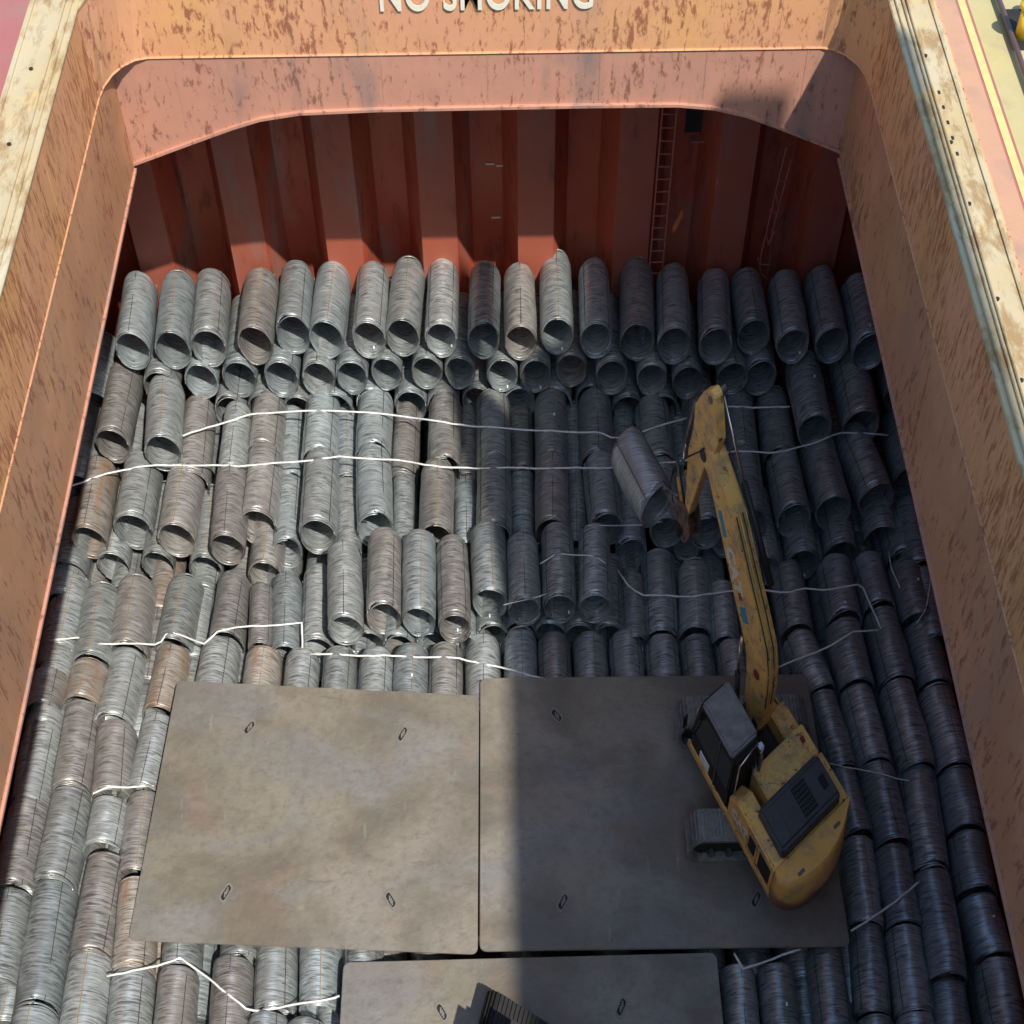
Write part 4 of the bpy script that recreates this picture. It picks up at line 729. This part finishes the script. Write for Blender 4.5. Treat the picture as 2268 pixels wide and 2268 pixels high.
    topp = [(x * 0.97 - 0.005, (y + 1.98) * 0.72 - 1.98 if y < -1.99 else y) for x, y in arcp]
    cwb = MB(H, False); n = len(arcp)
    lv = [(lowp, 0.90), (arcp, 1.08), (arcp, 1.50), ([(a[0]*.5+b[0]*.5, a[1]*.5+b[1]*.5) for a, b in zip(arcp, topp)], 1.78), (topp, 1.90)]
    vs = [];
    for pl, z in lv: vs += [(p[0], p[1], z) for p in pl]
    fs = [tuple(range(n)), tuple((len(lv) - 1) * n + i for i in range(n - 1, -1, -1))]
    for k in range(len(lv) - 1):
        for i in range(n):
            j = (i + 1) % n; fs.append((k*n+i, k*n+j, (k+1)*n+j, (k+1)*n+i))
    cwb.add(vs, fs); cw_ = cwb.build('counterweight', M_cw, root)
    for p in cw_.data.polygons: p.use_smooth = len(p.vertices) == 4
    MB(H).box(-1.05, -0.85, -2.36, -2.30, 1.895, 1.915).build('lifting_eye', M_steel, cw_)
    MB(H).box(0.30, 0.50, -2.22, -2.16, 1.895, 1.915).build('lifting_eye', M_steel, cw_)
    # left side box with vents
    lb = MB(H).prism([(-1.97, 1.08), (-0.25, 1.08), (-0.25, 1.62), (-0.55, 1.86), (-1.97, 1.86)], aL, -1.02, 'x').build('side_door', M_cat, root, bevel=0.03)
    for (b0, b1, b2, b3) in ((-1.32, -1.08, 1.28, 1.66), (-1.86, -1.46, 1.22, 1.70)):
        MB(H).box(aL - .012, aL + .02, b0, b1, b2, b3).build('vent', M_black, lb)
    MB(H).box(aL - .006, aL + .01, -1.385, -1.375, 1.12, 1.82).build('panel_gap', M_black, lb)
    MB(H).box(aL - .006, aL + .01, -1.045, -1.035, 1.12, 1.82).build('panel_gap', M_black, lb)
    lettering('CAT', 0.30, M_white, lb, lambda x, y, z: H((aL - 0.012 - z, -0.72 - x, 1.36 + y)), name='lettering', ext=0.004, off=0.016)
    # centre top, engine cover, right side
    MB(H).box(-1.015, 1.06, -1.97, -0.95, 1.08, 1.84).build('engine_bay', M_cat, root, bevel=0.02)
    cv = MB(H).prism([(-1.93, 1.85), (-0.95, 1.85), (-0.97, 2.04), (-1.06, 2.10), (-1.84, 2.10), (-1.92, 2.02)], -1.22, 0.78, 'x').build('engine_cover', M_cover, root, bevel=0.04)
    gg = MB(H)
    for i in range(7):
        gg.box(-0.30, 0.12, -1.72 + i * 0.09, -1.69 + i * 0.09, 2.101, 2.125)
    for i in range(6):
        gg.box(-0.29 + i * 0.078, -0.275 + i * 0.078, -1.73, -1.15, 2.101, 2.118)
    gg.build('grille', M_black, cv)
    MB(H).box(-0.82, -0.80, -1.78, -1.2, 2.1, 2.115).build('rib', M_cover, cv)
    MB(H).box(0.45, 0.62, -1.60, -1.35, 2.1, 2.13).build('cap', M_black, cv)
    MB(H).box(-0.78, 0.985, -0.94, -0.27, 1.08, 1.86).build('fuel_tank', M_cat, root, bevel=0.025)
    MB(H).box(0.70, 0.82, -0.60, -0.46, 1.86, 1.885).build('filler_cap', M_redst, root, bevel=0.01)
    MB(H).prism([(-0.26, 1.08), (0.50, 1.08), (0.50, 1.44), (0.42, 1.52), (-0.26, 1.56)], 0.56, 1.06, 'x').build('tool_box', M_cat, root, bevel=0.02)
    MB(H).box(1.066, 1.11, -1.97, 0.75, 1.08, 1.22).build('side_rail', M_cat, root, bevel=0.01)
    MB(H).prism([(0.505, 1.0), (0.95, 1.0), (0.85, 1.15), (0.505, 1.3)], 0.6, 1.0, 'x').build('step', M_cat, root, bevel=0.02)
    # bay between cab and right box: hoses and valves
    MB(H).box(-0.60, 0.55, -0.26, 0.9, 1.08, 1.16).build('centre_deck', M_dark, root)
    for k in range(5):
        MB(H, True).path([(-0.5 + k * 0.08, -0.25, 1.35), (-0.45 + k * 0.1, 0.0, 1.65), (-0.2 + k * 0.08, 0.22, 1.6), (0.02 + k * .06, 0.35, 1.3)], 0.022, 6).build('hose', M_dark, root)
    MB(H).box(-0.55, -0.25, -0.2, 0.05, 1.16, 1.5).build('valve_block', M_steel, root, bevel=0.03)
    MB(H, True).tube((-0.62, -0.34, 1.86), (-0.62, -0.34, 2.35), 0.05, 12).build('exhaust', M_steel, root)
    # cab
    cb = MB(H).prism([(-0.22, 1.08), (1.30, 1.08), (1.36, 1.5), (1.16, 2.60), (-0.20, 2.60)], -1.47, -0.66, 'x').build('cab', M_black, root, bevel=0.04)
    MB(H).prism([(-0.12, 2.60), (1.12, 2.60), (1.08, 2.70), (-0.08, 2.70)], -1.50, -0.62, 'x').build('cab_roof', M_cabroof, cb, bevel=0.03)
    MB(H).prism([(0.38, 1.62), (1.22, 1.62), (1.08, 2.48), (0.38, 2.48)], -1.483, -1.47, 'x').build('window', M_glass, cb)
    MB(H).prism([(-0.12, 1.62), (0.30, 1.62), (0.30, 2.48), (-0.12, 2.48)], -1.483, -1.47, 'x').build('window', M_glass, cb)
    MB(H).box(-1.495, -1.472, 0.32, 0.355, 1.12, 2.55).build('door_post', M_steel, cb)
    MB(H).box(-1.497, -1.472, 0.55, 0.92, 1.18, 1.40).build('notice_plate', M_tag, cb)
    MB(H, True).path([(-0.72, -0.22, 2.62), (-1.38, -0.30, 2.60), (-1.40, -0.30, 1.3)], 0.022, 8).build('handrail', M_chrome, cb)
    MB(H).box(-0.74, -0.60, -0.36, -0.22, 2.45, 2.62).build('lamp', M_chrome, cb, bevel=0.02)
    MB(H, True).path([(-1.46, 1.20, 1.5), (-1.70, 1.38, 1.62), (-1.72, 1.38, 2.0)], 0.016, 6).build('mirror_arm', M_dark, cb)
    MB(H).box(-1.80, -1.66, 1.36, 1.40, 1.75, 2.10).build('mirror', M_dark, cb, bevel=0.01)
    MB(H, True).path([(-1.40, 1.42, 1.3), (-1.38, 1.36, 1.8), (-1.36, 1.24, 2.4)], 0.014, 6).build('guard_bar', M_chrome, cb)
    MB(H, True).path([(-1.05, 1.42, 1.3), (-1.05, 1.36, 1.8), (-1.05, 1.24, 2.4)], 0.014, 6).build('guard_bar', M_dark, cb)
    # boom
    lowb = [(0.42, 1.50), (0.80, 1.58), (0.98, 1.95), (1.04, 2.45), (1.16, 2.92), (1.42, 3.26), (1.85, 3.72), (2.58, 4.55), (3.30, 5.36)]
    upb = [(3.58, 5.45), (3.55, 5.78), (3.27, 5.93), (2.26, 5.34), (1.52, 4.58), (0.95, 4.00), (0.58, 3.60), (0.40, 3.15), (0.33, 2.69), (0.30, 2.2), (0.30, 1.62)]
    bm_ = MB(H).prism(lowb + upb, 0.0, 0.42, 'x').build('boom', M_cat, root, bevel=0.015)
    for k, aa in enumerate((0.06, 0.16, 0.26, 0.36)):
        MB(H, True).path([(aa, 0.30, 2.3), (aa, 0.34, 2.75), (aa, 0.42, 3.17), (aa, 0.58, 3.63), (aa, 0.93, 4.03), (aa, 1.5, 4.61), (aa, 2.24, 5.37)], 0.016, 6).build('hydraulic_line', M_cat if k % 2 else M_dark, bm_)
    MB(H).box(-0.02, 0.44, 0.38, 0.55, 1.55, 1.75).build('pivot_pin', M_dark, bm_)
    MB(H).tube((-0.03, 0.72, 2.86), (0.45, 0.72, 2.86), 0.10, 16).build('pin_boss', M_redst, bm_)
    # stickers and letters on the left face of the boom
    def face(u, v, b0, z0, ang): # u along boom
        return (b0 + u * math.cos(ang) - v * math.sin(ang), z0 + u * math.sin(ang) + v * math.cos(ang))
    A_ = math.atan2(4.55 - 3.72, 2.58 - 1.85)
    def blab(c, w_, h_, m, nm):
        qq = [face(u, v, c[0], c[1], A_) for u, v in ((-w_, -h_), (w_, -h_), (w_, h_), (-w_, h_))]
        MB(H).prism(qq, -0.004, 0.001, 'x').build(nm, m, bm_)
    blab((2.60, 4.86), 0.24, 0.075, M_blue, 'sticker'); blab((1.44, 3.68), 0.15, 0.12, M_blue, 'sticker')
    blab((1.66, 3.94), 0.07, 0.07, M_redst, 'sticker')
    lettering('CAT', 0.42, M_white, bm_, lambda x, y, z: H((-0.008 - z, *[q for q in face(-x, y - 0.14, 1.98, 4.28, A_)])), name='lettering', ext=0.003, off=0.022)
    # boom lift cylinders
    for aa in (-0.12, 0.54):
        MB(H, True).tube((aa, 0.98, 1.15), (aa, 1.22, 2.35), 0.075, 12).build('lift_cylinder', M_dark, root)
        MB(H, True).tube((aa, 1.22, 2.35), (aa, 1.30, 3.30), 0.042, 10).build('lift_rod', M_chrome, root)
    # stick cylinder
    MB(H, True).tube((0.50, 1.18, 4.46), (0.50, 2.55, 5.66), 0.085, 14).build('stick_cylinder', M_dark, root)
    MB(H, True).tube((0.50, 2.55, 5.66), (0.44, 3.60, 6.84), 0.034, 10).build('stick_rod', M_chrome, root)
    MB(H, True).path([(0.36, 1.3, 4.5), (0.40, 1.9, 5.2), (0.38, 2.5, 5.6), (0.36, 3.0, 6.0), (0.2, 3.5, 6.3)], 0.02, 6).build('hose', M_dark, root)
    # stick
    st = MB(H).prism([(3.48, 7.00), (3.64, 7.04), (3.88, 6.78), (4.10, 6.31), (4.06, 5.75), (4.15, 5.16), (4.03, 3.90), (3.95, 3.65), (3.84, 3.68), (3.80, 3.95), (3.50, 5.40), (3.24, 5.88), (3.17, 6.25), (3.36, 6.75)], 0.05, 0.32, 'x').build('stick', M_cat, root, bevel=0.015)
    MB(H).tube((0.02, 3.60, 6.87), (0.52, 3.60, 6.87), 0.075, 14).build('pin', M_steel, st)
    MB(H).tube((-0.02, 3.55, 5.62), (0.44, 3.55, 5.62), 0.12, 16).build('pin', M_dark, st)
    MB(H, True).tube((0.21, 4.22, 6.15), (0.21, 4.40, 5.0), 0.062, 12).build('tool_cylinder', M_steel, st)
    MB(H, True).tube((0.21, 4.40, 5.0), (0.21, 4.42, 4.15), 0.035, 10).build('tool_rod', M_chrome, st)
    for k in range(3):
        MB(H, True).path([(-0.02, 3.6, 5.7), (-0.10 - .03 * k, 4.0, 5.2), (-0.16 - .03 * k, 4.35, 4.6), (-0.05, 4.55, 3.9), (0.0, 4.4, 3.5)], 0.014, 6).build('hose', M_dark, st)
    for aa in (0.05, 0.33):
        MB(H).prism([(4.38, 4.18), (4.46, 4.10), (4.12, 3.50), (4.02, 3.55)], aa, aa + 0.05, 'x').build('tool_link', M_cat, st, bevel=0.01)
    # lifting tool: bracket and long spike
    W = lambda p: (p[0] - org[0], p[1] - org[1], p[2] - zg)
    hub = (3.08, 17.12, 3.62)
    mt_ = mat('rusty_tool', flat((0.30,0.17,0.12), 0.6, 0.3, 0.75, 7))
    tl = MB(H).prism([(3.80, 3.75), (3.98, 3.84), (4.20, 3.75), (4.36, 3.45), (4.22, 3.28), (4.10, 3.02), (3.86, 2.92), (3.74, 3.10), (3.66, 3.35)], 0.00, 0.06, 'x').build('coil_spike', mt_, root, bevel=0.01)
    MB(H).prism([(3.80, 3.75), (3.98, 3.84), (4.20, 3.75), (4.36, 3.45), (4.22, 3.28), (4.10, 3.02), (3.86, 2.92), (3.74, 3.10), (3.66, 3.35)], 0.36, 0.42, 'x').build('cheek_plate', mt_, tl, bevel=0.01)
    MB(H).box(0.06, 0.36, 3.80, 4.12, 3.02, 3.32).build('spreader', mt_, tl, bevel=0.03)
    for bb, zz, rr in ((3.92, 3.66, 0.07), (4.16, 3.60, 0.06), (4.22, 3.42, 0.05), (3.88, 3.08, 0.06)):
        MB(H).tube((-0.05, bb, zz), (0.47, bb, zz), rr, 12).build('pin', M_steel, tl)
    MB(H).prism([(4.12, 3.70), (4.20, 3.66), (4.62, 4.35), (4.54, 4.40)], 0.12, 0.18, 'x').build('link', M_steel, tl)
    MB(W, True).tube((3.17, 17.05, 3.42), (2.50, 18.15, 3.44), 0.085, 12).build('spike', M_steel, tl)
    MB(W, True).tube((2.50, 18.15, 3.44), (2.30, 18.75, 3.42), 0.085, 12, 0.02).build('spike_tip', M_steel, tl)
    MB(W, True).path([(2.95, 17.10, 3.9), (2.86, 17.35, 3.75), (2.80, 17.50, 3.55)], 0.03, 8).build('brace', M_steel, tl)
    MB(W).box(2.98, 3.14, 16.86, 17.14, 3.0, 3.25).build('bump_stop', M_dark, tl, bevel=0.02)
    return root, H
ex1, H1 = excavator((4.33, 13.5), R(30.9), 0.0, 'worn yellow excavator standing on the shaded plate, boom raised and holding a coil')
ex2, H2 = excavator((0.46, 7.52), 0.0, R(-23), 'dark tracked machine cut off by the bottom edge, standing on the lowest plate', name='tracked_machine', cat='machine', house=False)

# the coil hanging on the spike
a = Vector((2.66, 17.64, 3.02)); b = Vector((2.22, 18.94, 3.02))
d = (b - a); Lh = d.length; yawh = math.atan2(-d.x, d.y)
hcoil = coil(a.x, a.y, a.z + SQ * 0.34, 0.34, Lh, 0, 'bluish coil lifted off the stack on the excavator spike', None, var=3, mi=3, tags=0)
# sheared in plan: the photograph's narrowing applies to the turned coil too
tr_yaw = math.atan2(-d.x * SQ, d.y); tl_ = math.hypot(d.x * SQ, d.y)
cs_, sn_ = math.cos(tr_yaw), math.sin(tr_yaw)
hcoil.scale = (1, 1, 1); hcoil.rotation_euler = (0, 0, 0)
for ch in list(hcoil.children):
    me = ch.data.copy(); r0 = 0.345 * SQ
    for v in me.vertices:
        X, Y, Z = v.co.x * r0, v.co.y * tl_, v.co.z * r0
        v.co = Vector(((X * cs_ - Y * sn_) / SQ, X * sn_ + Y * cs_, Z))
    ch.data = me
